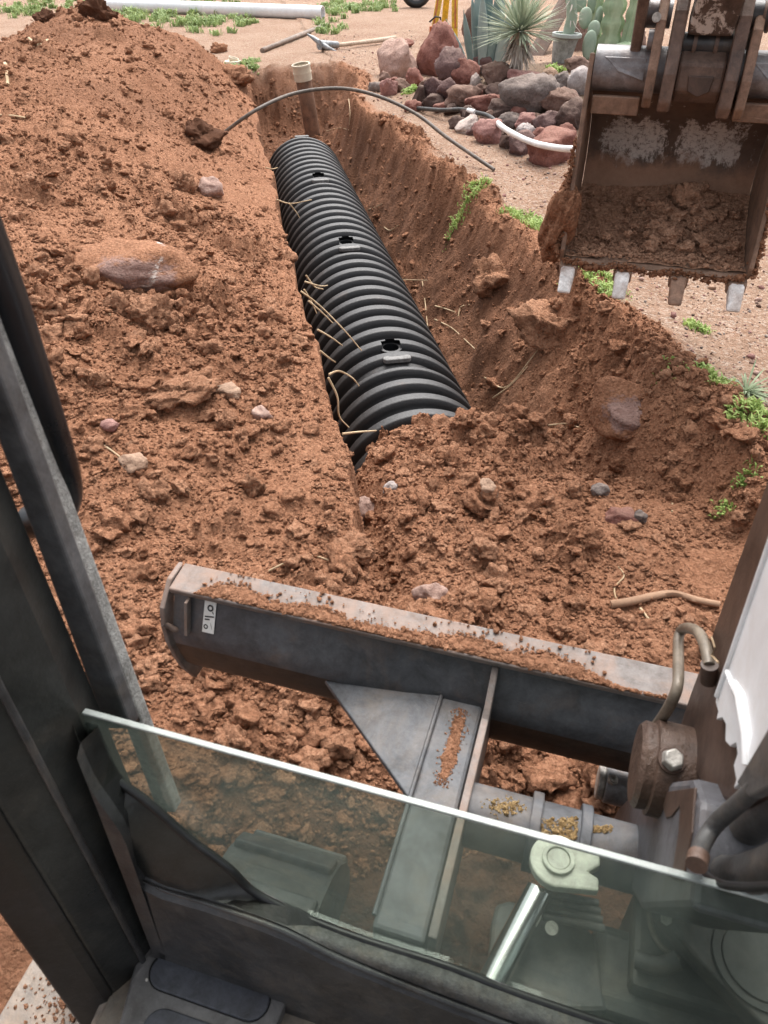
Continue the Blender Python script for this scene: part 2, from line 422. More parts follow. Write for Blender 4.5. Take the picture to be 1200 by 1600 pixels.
M_RUSTY = paint_mat("rust_mud_steel", (.15, .09, .06), (.26, .16, .112), .7, 0, 7, .5, (.25, .155, .1), .65)
M_WORN_WHITE = paint_mat("flaking_white_paint", (.06, .04, .032), (.1, .07, .055), .6, 0, 8, .4, None, 0, (.5, .46, .42), .5, 16)
M_TOOTH = paint_mat("white_tooth_paint", (.55, .53, .51), (.72, .7, .68), .5, 0, 8, .2, (.26, .14, .085), .75)
M_WHITE = paint_mat("white_machine_paint", (.70, .71, .72), (.8, .81, .82), .4, 0, 3, .05, (.42, .34, .27), .12, grime=.12)
M_BROWN = paint_mat("brown_mud_film", (.052, .031, .022), (.085, .05, .036), .5, 0, 4, .2, (.13, .08, .05), .35)
M_BOSS = paint_mat("crusted_mud_boss", (.05, .03, .022), (.095, .056, .04), .5, 0, 6, .9, (.17, .105, .07), .6, (.13, .115, .11), .66, 12)
M_PLASTIC = paint_mat("black_cab_plastic", (.016, .017, .017), (.036, .038, .036), .34, 0, 4, .25, (.2, .17, .13), .32, (.1, .104, .1), .66, 7, up_dust=.15, grime=.6)
M_PLASTIC2 = paint_mat("grey_cab_plastic", (.03, .03, .032), (.058, .058, .059), .4, 0, 4, .3, (.24, .19, .14), .45)
M_TRIM = paint_mat("grey_pillar_trim", (.07, .072, .076), (.12, .122, .126), .5, 0, 6, .2, (.2, .17, .13), .4)
M_SILLTRIM = paint_mat("textured_sill_trim", (.06, .06, .057), (.115, .114, .108), .6, 0, 18, .5, (.24, .2, .15), .5)
M_FLOOR = paint_mat("muddy_floor_mat", (.08, .072, .062), (.15, .13, .105), .7, 0, 5, .3, (.3, .22, .15), .7)
M_FOOT = paint_mat("footrest_plastic", (.085, .084, .085), (.135, .132, .13), .5, 0, 5, .1, (.1, .085, .07), .45)
M_PAD = paint_mat("blue_black_rubber", (.042, .046, .058), (.062, .067, .08), .55, 0, 9, .1, (.09, .08, .075), .2)
M_RUBBER = paint_mat("black_rubber", (.01, .0105, .011), (.02, .02, .021), .42, 0, 9, .1, (.12, .09, .07), .15)
M_HANDLE = paint_mat("black_handle_coat", (.006, .007, .009), (.012, .013, .016), .32, 0, 9, .05, grime=.12)
M_HOSE = paint_mat("grey_rubber_hose", (.05, .05, .05), (.085, .084, .08), .55, 0, 8, .2, (.22, .155, .1), .5)
M_TUBE = paint_mat("tan_steel_tube", (.16, .13, .1), (.23, .19, .145), .42, .1, 6, .1, (.1, .065, .045), .4)
M_BOLT = paint_mat("bright_bolt", (.33, .31, .28), (.5, .48, .44), .4, .3, 20, .3, (.2, .14, .1), .4)
M_CHROME = paint_mat("chrome_rod", (.75, .76, .76), (.85, .85, .85), .16, 1.0, 10, .02, grime=.12)
M_CREAM = paint_mat("cream_lug_paint", (.5, .5, .42), (.62, .62, .54), .5, 0, 6, .1, (.3, .22, .15), .25)
M_SEALSTRIP = paint_mat("fuzzy_grey_strip", (.24, .24, .23), (.46, .46, .44), .9, 0, 30, .6, (.2, .16, .12), .3)
M_STEP = paint_mat("dirty_step_plate", (.15, .135, .12), (.26, .24, .22), .6, 0, 6, .5, (.36, .25, .17), .75, up_dust=.2)
M_UNDER = paint_mat("dark_machine_frame", (.05, .05, .048), (.085, .085, .08), .6, 0, 5, .2, (.2, .16, .11), .5)
M_WELD = paint_mat("rough_black_weld", (.012, .011, .01), (.03, .026, .024), .35, .2, 25, .8)
M_SAWDUST = soil_mat("gold_sawdust", ((.2, .115, .045), (.36, .23, .1), (.5, .36, .19)))
M_STICKER = paint_mat("white_sticker", (.62, .62, .6), (.72, .72, .7), .5, 0, 8, .05, (.3, .25, .2), .2, grime=.12)
M_INK = paint_mat("black_print", (.02, .02, .02), (.03, .03, .03), .6, grime=.12)
M_PVC = paint_mat("white_pvc", (.72, .73, .75), (.8, .81, .83), .35, 0, 3, .02, (.5, .42, .36), .15, grime=.12)
M_CREAMPVC = paint_mat("cream_pvc", (.58, .5, .38), (.68, .6, .47), .4, 0, 5, .05, (.3, .2, .13), .35, grime=.12)
M_PIPE_MUD = paint_mat("muddy_pipe", (.13, .075, .05), (.21, .125, .085), .8, 0, 6, .4, (.33, .18, .11), .8)
M_WOOD = paint_mat("weathered_wood", (.4, .3, .22), (.55, .44, .34), .75, 0, 12, .3)
M_WOODDK = paint_mat("brown_timber", (.07, .042, .03), (.14, .09, .066), .85, 0, 8, .6)
M_IRON = paint_mat("pick_iron", (.18, .19, .2), (.32, .33, .34), .45, .4, 9, .2, (.24, .15, .1), .3)
M_YELLOW = paint_mat("yellow_tripod_paint", (.6, .36, .02), (.72, .45, .03), .4, 0, 5, .05)
M_ORANGE = paint_mat("orange_cap", (.4, .1, .03), (.5, .14, .04), .5)
M_STRAP = paint_mat("black_strap", (.015, .015, .015), (.03, .03, .03), .7)
M_POT = paint_mat("grey_plastic_pot", (.24, .235, .215), (.32, .315, .295), .55, 0, 4, .1, (.3, .24, .18), .3)
M_POTRIM = paint_mat("pale_green_rim", (.33, .37, .35), (.42, .46, .44), .5, 0, 5, .05, grime=.12)
M_IRRIG = paint_mat("black_irrigation_tube", (.02, .02, .02), (.045, .042, .04), .6, 0, 8, .1, (.3, .22, .17), .4)
M_IRRIGW = paint_mat("white_irrigation_tube", (.6, .59, .58), (.74, .73, .72), .5, 0, 8, .05, (.35, .28, .22), .3, grime=.12)
M_CONDUIT = paint_mat("dusty_black_conduit", (.07, .055, .045), (.13, .105, .085), .6, 0, 8, .1, (.2, .14, .1), .5)

def plant_mat(name, c1, c2, scale=6, trans=.25, rough=.6):
    m, nt, bs = newmat(name)
    co = nd(nt, "ShaderNodeNewGeometry").outputs["Position"]
    n1 = noise_(nt, co, scale, 4, .6)
    col = ramp(nt, n1, [(.32, c1), (.68, c2)])
    nt.links.new(col, bs.inputs["Base Color"]); bs.inputs["Roughness"].default_value = rough
    bs.inputs["Specular IOR Level"].default_value = .3
    if trans:
        tr = nd(nt, "ShaderNodeBsdfTranslucent", {"Color": col})
        mx = nd(nt, "ShaderNodeMixShader", {0: trans, 1: bs.outputs[0], 2: tr.outputs[0]})
        nt.links.new(mx.outputs[0], nt.nodes["Material Output"].inputs[0])
    return m
M_GRASS = plant_mat("fresh_weed_green", (.19, .28, .07), (.38, .48, .15), 9, .3)
M_GRASS2 = plant_mat("soft_weed_green", (.18, .26, .09), (.34, .42, .18), 7, .3)
M_SPIKE = plant_mat("pale_weed_green", (.2, .27, .15), (.36, .42, .27), 9, .25)
M_AGAVE = plant_mat("blue_agave", (.15, .235, .23), (.27, .36, .34), 5, .1)
M_AGAVE2 = plant_mat("pale_agave", (.24, .33, .32), (.38, .47, .45), 5, .1)
M_YUCCA = plant_mat("pale_yucca_green", (.3, .36, .25), (.46, .5, .38), 10, .2)
M_YDEAD = plant_mat("dry_yucca_leaves", (.34, .29, .24), (.56, .5, .44), 12, .1, .8)
M_CACTUS = plant_mat("pale_cactus_green", (.27, .36, .22), (.43, .51, .34), 6, 0)
M_PEAR = plant_mat("grey_green_pads", (.24, .32, .24), (.38, .45, .35), 7, 0)
M_STRAW = plant_mat("dry_root_straw", (.38, .26, .15), (.6, .46, .3), 15, .1, .8)
M_ROOT = plant_mat("brown_root_bark", (.2, .115, .07), (.32, .2, .13), 15, 0, .9)

# black moulded plastic of the chambers
M_HDPE, nt, bs = newmat("black_moulded_plastic")
co = nd(nt, "ShaderNodeTexCoord").outputs["Object"]
n1 = noise_(nt, co, 3.5, 6, .7)
geo = nd(nt, "ShaderNodeNewGeometry")
nz = nd(nt, "ShaderNodeSeparateXYZ", {0: geo.outputs["Normal"]}).outputs[2]
dst = math_(nt, 'MULTIPLY', math_(nt, 'POWER', math_(nt, 'MAXIMUM', nz, 0.0), 2.5), math_(nt, 'ADD', noise_(nt, co, 70, 5, .75), -.1), True)
dst = math_(nt, 'MULTIPLY', dst, .42)
col = ramp(nt, n1, [(.3, (.006, .0064, .007)), (.7, (.012, .0127, .014))])
col = mixc(nt, dst, col, (.26, .25, .25))
dirtm = math_(nt, 'MULTIPLY', math_(nt, 'SUBTRACT', noise_(nt, co, 6, 8, .75), .58), 3.0, True)
col = mixc(nt, math_(nt, 'MULTIPLY', dirtm, math_(nt, 'MULTIPLY', nz, .4, True)), col, (.2, .12, .08))
nt.links.new(col, bs.inputs["Base Color"])
bs.inputs["Roughness"].default_value = .5
bs.inputs["Specular IOR Level"].default_value = .4
nt.links.new(bump_(nt, noise_(nt, co, 110, 4, .6), .35, .004), bs.inputs["Normal"])
M_TAB = paint_mat("dusty_grey_tab", (.12, .117, .115), (.2, .195, .19), .7, 0, 9, .2, (.3, .22, .17), .3)
M_HOLE = paint_mat("hole_black", (.004, .004, .004), (.007, .007, .007), .8)

# tinted cab glass; its film is dust plus a painted milky reflection
M_GLASS, nt, bs = newmat("tinted_cab_glass")
nt.nodes.remove(bs)
co = nd(nt, "ShaderNodeTexCoord").outputs["Object"]
tr = nd(nt, "ShaderNodeBsdfTransparent", {"Color": (.71, .75, .71, 1)})
gl = nd(nt, "ShaderNodeBsdfGlossy", {"Color": (.9, .95, .93, 1), "Roughness": .04})
df0 = nd(nt, "ShaderNodeBsdfDiffuse", {"Color": (.42, .5, .46, 1)})
tl = nd(nt, "ShaderNodeBsdfTranslucent", {"Color": (.42, .5, .46, 1)})
df = nd(nt, "ShaderNodeMixShader", {0: .6, 1: df0.outputs[0], 2: tl.outputs[0]})
lw_ = nd(nt, "ShaderNodeLayerWeight", {"Blend": .5}).outputs["Facing"]
fz = math_(nt, 'ADD', math_(nt, 'MULTIPLY', math_(nt, 'POWER', lw_, 4.0), .5), .03)
m1 = nd(nt, "ShaderNodeMixShader", {0: fz, 1: tr.outputs[0], 2: gl.outputs[0]})
film = math_(nt, 'MULTIPLY', noise_(nt, co, 9, 8, .72, .5), .13)
film = math_(nt, 'ADD', film, math_(nt, 'MULTIPLY', math_(nt, 'SUBTRACT', noise_(nt, co, 5, 9, .8, 1.2), .6), 1.4, True))
film = math_(nt, 'ADD', film, math_(nt, 'MULTIPLY', math_(nt, 'MULTIPLY', math_(nt, 'SUBTRACT', noise_(nt, co, 130, 3, .6), .68), 6.0, True), .35), True)
m2 = nd(nt, "ShaderNodeMixShader", {0: film, 1: m1.outputs[0], 2: df.outputs[0]})
nt.links.new(m2.outputs[0], nt.nodes["Material Output"].inputs[0])
M_GLASSEDGE = paint_mat("glass_edge_glint", (.24, .27, .255), (.36, .39, .37), .3, 0, 20, .05, grime=.12)  # pale edge colour painted as sky light caught by the pane

# ------------------------------------------------------------------ object helpers
def link(o, parent=None):
    C.objects.link(o)
    if parent is not None: o.parent = parent
    return o
def tag(o, label=None, cat=None, group=None, kind=None):
    if label: o["label"] = label
    if cat: o["category"] = cat
    if group: o["group"] = group
    if kind: o["kind"] = kind
    return o
def empty(name, loc=(0, 0, 0), rz=0.0):
    o = bpy.data.objects.new(name, None); o.empty_display_size = .1
    o.location = loc; o.rotation_euler = (0, 0, rz)
    return link(o)
def raw_mesh(name, v, f, mats, smooth=False, parent=None, loc=None):
    me = bpy.data.meshes.new(name)
    v = np.asarray(v, np.float32).reshape(-1, 3); f = np.asarray(f, np.int32); k_ = f.shape[1]
    me.vertices.add(len(v)); me.vertices.foreach_set("co", v.ravel())
    me.loops.add(f.size); me.loops.foreach_set("vertex_index", f.ravel())
    me.polygons.add(len(f)); me.polygons.foreach_set("loop_start", np.arange(0, f.size, k_, dtype=np.int32))
    me.update(calc_edges=True)
    if smooth: me.polygons.foreach_set("use_smooth", np.ones(len(f), bool))
    for m in (mats if isinstance(mats, (list, tuple)) else [mats]): me.materials.append(m)
    o = bpy.data.objects.new(name, me)
    if loc is not None: o.location = loc
    return link(o, parent)

class MB:
    def __init__(s): s.v = []; s.f = []; s.mi = []
    def add(s, vs, fs, mi=0):
        n = len(s.v); s.v += [tuple(q) for q in vs]; s.f += [tuple(i + n for i in q) for q in fs]; s.mi += [mi] * len(fs); return s
    def box(s, c, size, rot=None, mi=0):
        hx, hy, hz = (q / 2 for q in size)
        vs = [Vector((x * hx, y * hy, z * hz)) for x in (-1, 1) for y in (-1, 1) for z in (-1, 1)]
        if rot is not None: vs = [rot @ q for q in vs]
        c = Vector(c)
        return s.add([q + c for q in vs], [(0, 1, 3, 2), (4, 6, 7, 5), (0, 4, 5, 1), (2, 3, 7, 6), (0, 2, 6, 4), (1, 5, 7, 3)], mi)
    def prism(s, poly, ext, mi=0):                       # polygon in space pushed along a vector
        poly = [Vector(q) for q in poly]; ext = Vector(ext); n = len(poly)
        fs = [tuple(range(n)), tuple(reversed(range(n, 2 * n)))]
        fs += [(i, i + n, (i + 1) % n + n, (i + 1) % n) for i in range(n)]
        return s.add(poly + [q + ext for q in poly], fs, mi)
    def tube(s, path, r, n=10, caps_=True, mi=0):
        path = [Vector(q) for q in path]
        rs = r if isinstance(r, (list, tuple)) else [r] * len(path)
        vs = []; up = None
        for i, p_ in enumerate(path):
            t = (path[min(i + 1, len(path) - 1)] - path[max(i - 1, 0)]).normalized()
            if up is None:
                up = Vector((0, 0, 1)) if abs(t.z) < .9 else Vector((1, 0, 0))
            x = t.cross(up)
            if x.length < 1e-6: x = t.orthogonal()
            x.normalize(); y = t.cross(x).normalized(); up = -y if y.dot(up) < 0 else y
            for k_ in range(n):
                a = 2 * math.pi * k_ / n
                vs.append(p_ + (x * math.cos(a) + y * math.sin(a)) * rs[i])
        # keep ring starts consistent
        fs = []
        m_ = len(path)
        rings = [vs[i * n:(i + 1) * n] for i in range(m_)]
        for i in range(1, m_):
            best = min(range(n), key=lambda k_: (rings[i][k_] - rings[i - 1][0]).length)
            r1 = rings[i][best:] + rings[i][:best]
            if (r1[1] - rings[i - 1][1]).length > (r1[-1] - rings[i - 1][1]).length:
                r1 = [r1[0]] + r1[1:][::-1]
            rings[i] = r1
        vs = [q for rg in rings for q in rg]
        for i in range(m_ - 1):
            for k_ in range(n):
                a = i * n + k_; b = i * n + (k_ + 1) % n
                fs.append((a, b, b + n, a + n))
        if caps_:
            fs.append(tuple(reversed(range(n)))); fs.append(tuple(range((m_ - 1) * n, m_ * n)))
        return s.add(vs, fs, mi)
    def cyl(s, p0, p1, r0, r1=None, n=24, mi=0):
        return s.tube([p0, p1], [r0, r0 if r1 is None else r1], n, True, mi)
    def ring(s, p0, p1, ro, ri, n=28, mi=0):             # a pipe with an open bore
        p0 = Vector(p0); p1 = Vector(p1); t = (p1 - p0).normalized(); x = t.orthogonal().normalized(); y = t.cross(x)
        vs = []
        for p_, r in ((p0, ro), (p1, ro), (p1, ri), (p0, ri)):
            vs += [p_ + (x * math.cos(2 * math.pi * k_ / n) + y * math.sin(2 * math.pi * k_ / n)) * r for k_ in range(n)]
        fs = []
        for i in range(4):
            j = (i + 1) % 4
            for k_ in range(n):
                fs.append((i * n + k_, i * n + (k_ + 1) % n, j * n + (k_ + 1) % n, j * n + k_))
        return s.add(vs, fs, mi)
    def build(s, name, mats, parent=None, smooth=None, bevel=0, loc=None):
        me = bpy.data.meshes.new(name)
        v = [Vector(q) for q in s.v]
        if loc is not None: v = [q - Vector(loc) for q in v]
        me.from_pydata(v, [], s.f)
        for m in (mats if isinstance(mats, (list, tuple)) else [mats]): me.materials.append(m)
        me.polygons.foreach_set("material_index", s.mi)
        bm = bmesh.new(); bm.from_mesh(me); bmesh.ops.recalc_face_normals(bm, faces=bm.faces); bm.to_mesh(me); bm.free()
        if smooth is not None:
            me.polygons.foreach_set("use_smooth", [True] * len(me.polygons))
            me.set_sharp_from_angle(angle=math.radians(smooth))
        o = bpy.data.objects.new(name, me)
        if loc is not None: o.location = loc
        link(o, parent)
        if bevel:
            b = o.modifiers.new("bevel", 'BEVEL'); b.width = bevel; b.segments = 2; b.limit_method = 'ANGLE'; b.angle_limit = math.radians(35)
        return o

def spline(pts, n):                                        # smooth path through points
    pts = [Vector(q) for q in pts]; out = []
    q = [pts[0] * 2 - pts[1]] + pts + [pts[-1] * 2 - pts[-2]]
    for i in range(1, len(q) - 2):
        for k_ in range(n):
            t = k_ / n; a, b, c, d = q[i - 1], q[i], q[i + 1], q[i + 2]
            out.append(.5 * ((2 * b) + (c - a) * t + (2 * a - 5 * b + 4 * c - d) * t * t + (3 * b - a - 3 * c + d) * t ** 3))
    out.append(pts[-1]); return out

def lump_mesh(name, seed, sub, rough=.28, facets=5, freq=1.4, fine=.06):
    r = random.Random(seed)
    bm = bmesh.new(); bmesh.ops.create_icosphere(bm, subdivisions=sub, radius=1)
    off = Vector((r.uniform(-50, 50), r.uniform(-50, 50), r.uniform(-50, 50)))
    planes = []
    for _ in range(facets):
        n = Vector((r.gauss(0, 1), r.gauss(0, 1), r.gauss(0, 1))).normalized(); planes.append((n, r.uniform(.55, .85)))
    for v in bm.verts:
        p_ = v.co.copy()
        for n, d in planes:
            k_ = p_.dot(n) - d
            if k_ > 0: p_ -= n * k_ * .85
        q = 1 + rough * mnoise.noise(v.co * freq + off) + fine * mnoise.noise(v.co * 5 + off) + fine * .6 * mnoise.noise(v.co * 11 + off)
        v.co = p_ * q
    me = bpy.data.meshes.new(name); bm.to_mesh(me); bm.free()
    me.polygons.foreach_set("use_smooth", [True] * len(me.polygons))
    return me

# ------------------------------------------------------------------ the ground
def grow(start, step, ratio, end):
    out = []; x = start
    while abs(x) < end:
        x += step; step *= ratio; out.append(x)
    return out
fine_w = list(np.arange(-2.1, 1.35, .0105))
fine_w = [q for q in fine_w if not (-.44 < q < -.36)] + list(np.linspace(-.44, -.36, 26))
fine_w = sorted(fine_w)
U = np.array(sorted([-q for q in grow(2.1, .0105, 1.035, 500)]) + fine_w + grow(1.35, .0105, 1.035, 500))
S = list(np.arange(-2.75, -1.2, .0085)); x = -1.2
while x < 16: x += .0046 * (x + 3.05); S.append(x)
st = .1
while x < 900: x += st; st *= 1.12; S.append(x)
S = np.array(sorted(list(-np.array([3.0, 3.5, 4.5, 7, 12, 30, 80, 200])) + S))
SS, UU = np.meshgrid(S, U, indexing='ij')
WW = UU + (wl_of(SS) + .42) * np.exp(-((UU + .4) / .25) ** 2)
GX, GY = to_xy(SS, WW)
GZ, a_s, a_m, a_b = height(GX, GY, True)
ns_, nu_ = SS.shape
idx = np.arange(ns_ * nu_).reshape(ns_, nu_)
quads = np.stack([idx[:-1, :-1], idx[:-1, 1:], idx[1:, 1:], idx[1:, :-1]], -1).reshape(-1, 4)
ground = raw_mesh("ground", np.stack([GX, GY, GZ], -1), quads, M_GROUND, True)
for nm, arr in (("sand", a_s), ("damp_shade", a_m), ("bed", a_b)):
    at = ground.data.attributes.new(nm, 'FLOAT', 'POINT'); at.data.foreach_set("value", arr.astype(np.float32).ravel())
tag(ground, "red-brown dug soil with an open trench, a spoil heap and sandy gravel yard", "ground", kind="structure")

# ------------------------------------------------------------------ loose crumbs (uncountable)
def scatter(name, XY, sizes, variants, label, cat, sink=.25, zs=None, rand_flat=.75):
    X = XY[:, 0]; Y = XY[:, 1]
    Z = height(X, Y) if zs is None else zs
    n = len(X)
    me = bpy.data.meshes.new(name)
    me.vertices.add(n)
    me.vertices.foreach_set("co", np.stack([X, Y, Z + sizes * (.5 - sink)], -1).astype(np.float32).ravel())
    a = me.attributes.new("sz", 'FLOAT_VECTOR', 'POINT')
    sc3 = sizes[:, None] * rng.uniform(.65, 1.2, (n, 3)); sc3[:, 2] *= rand_flat
    a.data.foreach_set("vector", sc3.astype(np.float32).ravel())
    a = me.attributes.new("rt", 'FLOAT_VECTOR', 'POINT'); a.data.foreach_set("vector", np.stack([rng.uniform(-.5, .5, n), rng.uniform(-.5, .5, n), rng.uniform(0, 6.28, n)], -1).astype(np.float32).ravel())
    a = me.attributes.new("ix", 'INT', 'POINT'); a.data.foreach_set("value", rng.integers(0, 1000, n).astype(np.int32))
    o = link(bpy.data.objects.new(name, me))
    coll = bpy.data.collections.new(name + "_shapes")
    for k_, (vm, mt) in enumerate(variants):
        vm = vm.copy(); vm.materials.clear(); vm.materials.append(mt)
        coll.objects.link(bpy.data.objects.new("clod", vm))
    ng = bpy.data.node_groups.new(name + "_scatter", 'GeometryNodeTree')
    ng.interface.new_socket("Geometry", in_out='INPUT', socket_type='NodeSocketGeometry')
    ng.interface.new_socket("Geometry", in_out='OUTPUT', socket_type='NodeSocketGeometry')
    gi = ng.nodes.new("NodeGroupInput"); go = ng.nodes.new("NodeGroupOutput")
    ip = ng.nodes.new("GeometryNodeInstanceOnPoints"); ci = ng.nodes.new("GeometryNodeCollectionInfo")
    ci.inputs["Collection"].default_value = coll; ci.inputs["Separate Children"].default_value = True; ci.inputs["Reset Children"].default_value = True
    def na(nm, tp):
        q = ng.nodes.new("GeometryNodeInputNamedAttribute"); q.data_type = tp; q.inputs["Name"].default_value = nm; return q.outputs["Attribute"]
    ng.links.new(gi.outputs[0], ip.inputs["Points"]); ng.links.new(ci.outputs[0], ip.inputs["Instance"])
    ip.inputs["Pick Instance"].default_value = True
    ng.links.new(na("ix", 'INT'), ip.inputs["Instance Index"])
    ng.links.new(na("rt", 'FLOAT_VECTOR'), ip.inputs["Rotation"]); ng.links.new(na("sz", 'FLOAT_VECTOR'), ip.inputs["Scale"])
    ng.links.new(ip.outputs[0], go.inputs[0])
    md = o.modifiers.new("scatter", 'NODES'); md.node_group = ng
    return tag(o, label, cat, kind="stuff")

clods = [lump_mesh("clod", 300 + i, 3, .6, 5, 1.6, .3) for i in range(9)]
small = [lump_mesh("crumb", 330 + i, 1, .8, 4, 1.5, .4) for i in range(9)]
def soil_points(n, dmin, dmax, wmin, wmax, power=1.0):
    d = np.exp(rng.uniform(math.log(dmin), math.log(dmax), n)); s = d - 3.05
    w = rng.uniform(wmin, wmax, n)
    X, Y = to_xy(s, w)
    return X, Y, s, w
X, Y, s_, w_ = soil_points(130000, .9, 10.5, -2.6, 1.25)
clump = .25 + .9 * fbm(X * .9 + 3, Y * .9, 3, 71) + .6 * perlin(X * 5, Y * 5, 202) - .35 * np.exp(-((w_ + .42) / .16) ** 2) * (s_ > -1.0)
inpipe = (w_ > -.43) & (w_ < .4) & (s_ > -.25) & (s_ < 5.2)
wallr = (w_ >= .36) & (w_ < .8) & (s_ > 0)
_, sd, _, _ = height(X, Y, True)
keep = (~inpipe) & (sd < .4) & (clump > -.25 + rng.uniform(-.3, .3, len(X))) & ~(wallr & (rng.random(len(X)) < .5)) & ~((w_ < -.43) & (Y > 4.5) & (rng.random(len(X)) < .5))
X, Y, cl = X[keep], Y[keep], clump[keep]
sz = .0035 * (1 - rng.random(len(X)) * .985) ** -.55 * (1 + np.clip(cl, 0, 1))
sz = np.clip(sz, .003, .05)
thin = (sz < .010) | (rng.random(len(sz)) < .5)
X, Y, sz = X[thin], Y[thin], sz[thin]
bigm = sz > .011
print("crumbs", len(X), "clods", int(bigm.sum()))
scatter("soil_crumbs", np.stack([X[~bigm], Y[~bigm]], -1), sz[~bigm], [(m_, M_SOIL) for m_ in small], "fine red soil crumbs strewn over the dug earth", "soil crumbs")
scatter("soil_clods", np.stack([X[bigm], Y[bigm]], -1), sz[bigm], [(m_, M_SOIL if i % 3 else M_SOIL_PALE) for i, m_ in enumerate(clods)], "crumbly red soil clods lying over the heap, mound and trench edge", "soil clods", .3)
# small gravel on the sandy yard
n = 9000
d = np.exp(rng.uniform(math.log(2.2), math.log(14), n)); w_ = rng.uniform(.75, 4.5, n); X, Y = to_xy(d - 3.05, w_)
_, sd, _, bd = height(X, Y, True)
k_ = (sd > .6)
scatter("gravel", np.stack([X[k_], Y[k_]], -1), np.clip(.004 * (1 - rng.random(int(k_.sum())) * .97) ** -.5, .004, .022), [(small[i], STONE[c]) for i, c in enumerate(('tan', 'pink', 'grey', 'blush', 'brown'))], "small mixed gravel on the sandy yard right of the trench", "gravel")

# ------------------------------------------------------------------ chambers in the trench
AX_Z, R_CH = -.55, .31
def chamber(s0, s1, label, endcap=False, hole=True):
    x0, y0 = to_xy(s0, 0)
    root = empty("drainage_chamber", (x0, y0, -.6), math.atan2(DY, DX) - math.pi / 2)     # local +y runs along the trench
    tag(root, label, "drainage chamber", "black corrugated chambers laid end to end in the trench")
    L = s1 - s0; nr = 11; pitch = L / nr
    per = 20; na_ = nr * per + 1; nt_ = 57
    ys = np.linspace(0, L, na_); ph = (ys / pitch) % 1.0
    rib = np.clip(.5 - .5 * np.cos(2 * np.pi * ph), 0, 1); rib = sstep(.3, .72, rib)
    depth = np.full(na_, .058)
    depth[ys > L - pitch * .5] = .034
    th = np.linspace(-.24, math.pi + .24, nt_)
    hole_y, hole_r = 1.38 * pitch, .042
    V = np.zeros((na_, nt_, 3)); 
    for i in range(na_):
        r = R_CH + depth[i] * rib[i]
        cx = np.cos(th) * r; cz = np.sin(th) * r
        cx = np.where(th < 0, r * np.ones_like(th), np.where(th > math.pi, -r, cx))
        cz = np.where(th < 0, th * .33, np.where(th > math.pi, (math.pi - th) * .33, cz))
        V[i, :, 0] = cx; V[i, :, 1] = ys[i]; V[i, :, 2] = cz + (AX_Z + .6)
    idx = np.arange(na_ * nt_).reshape(na_, nt_)
    q = np.stack([idx[:-1, :-1], idx[1:, :-1], idx[1:, 1:], idx[:-1, 1:]], -1).reshape(-1, 4)
    if hole:
        cc = V.reshape(-1, 3)[q].mean(1)
        q = q[~((cc[:, 2] > .2) & (np.hypot(cc[:, 0], cc[:, 1] - hole_y) < hole_r))]
    raw_mesh("shell", V, q, M_HDPE, True, root)
    zt = AX_Z + .6 + R_CH
    if hole:
        MB().ring((0, hole_y, zt + .03), (0, hole_y, zt - .1), hole_r + .014, hole_r - .001).build("inspection_port", [M_HDPE], root, 40)
    # overlapping collar and locking tab at the near joint
    v2 = []; f2 = []; n2 = 33
    prof = [(-.004, .012), (.018, .026), (.052, .026), (.07, .004)]
    for k2 in range(n2):
        a = math.pi * (.22 + .56 * k2 / (n2 - 1)); fade = math.sin(math.pi * k2 / (n2 - 1)) ** .5
        for (yy, dr_) in prof:
            r = R_CH + dr_ * fade
            v2.append((math.cos(a) * r, yy + .005, AX_Z + .6 + math.sin(a) * r))
    for k2 in range(n2 - 1):
        for j in range(3): f2.append((k2 * 4 + j, k2 * 4 + j + 1, k2 * 4 + j + 5, k2 * 4 + j + 4))
    raw_mesh("joint_collar", v2, np.array(f2), M_HDPE, True, root)
    tabm = MB(); pts = []
    for k2 in range(24):
        a = 2 * math.pi * k2 / 24; ex = .048 if math.cos(a) > 0 else -.048
        pts.append((ex + .02 * math.cos(a), .036 + .022 * math.sin(a), zt + .034))
    tabm.prism(pts, (0, 0, .022)).build("locking_tab", M_TAB, root, 40, .004)
    if endcap:
        e = MB(); prof = [(0, 1.0), (.05, .97), (.1, .88), (.14, .7), (.16, .4), (.165, .02)]
        vv = []; ff = []; nn = 40
        for (yy, k3) in prof:
            for k2 in range(nn + 1):
                a = math.pi * k2 / nn
                vv.append((math.cos(a) * (R_CH + .02) * k3, L + yy, AX_Z + .6 + math.sin(a) * (R_CH + .02) * k3))
        for i in range(len(prof) - 1):
            for k2 in range(nn): ff.append((i * (nn + 1) + k2, i * (nn + 1) + k2 + 1, (i + 1) * (nn + 1) + k2 + 1, (i + 1) * (nn + 1) + k2))
        raw_mesh("end_cap", vv, np.array(ff), M_HDPE, True, root)
        tb = MB(); tb.prism([(q_[0], q_[1] + L - .04, q_[2]) for q_ in pts], (0, 0, .02)).build("locking_tab", M_TAB, root, 40, .004)
        MB().ring((0, L + .07, zt - .03), (0, L + .085, zt + .04), .05, .042).build("port_collar", M_HDPE, root, 40)
        MB().cyl((0, L + .075, zt - .02), (0, L + .083, zt + .03), .041).build("port_opening", M_HOLE, root, 40)
    return root
chamber(-1.25, .27, "nearest black corrugated chamber, its front half buried under the soil mound")
chamber(.27, 1.83, "second black corrugated chamber from the soil mound, in mid trench")
chamber(1.83, 3.42, "third black corrugated chamber from the soil mound, beside the clean right wall")
chamber(3.42, 5.0, "farthest black corrugated chamber, ending just before the upright riser pipe", True)

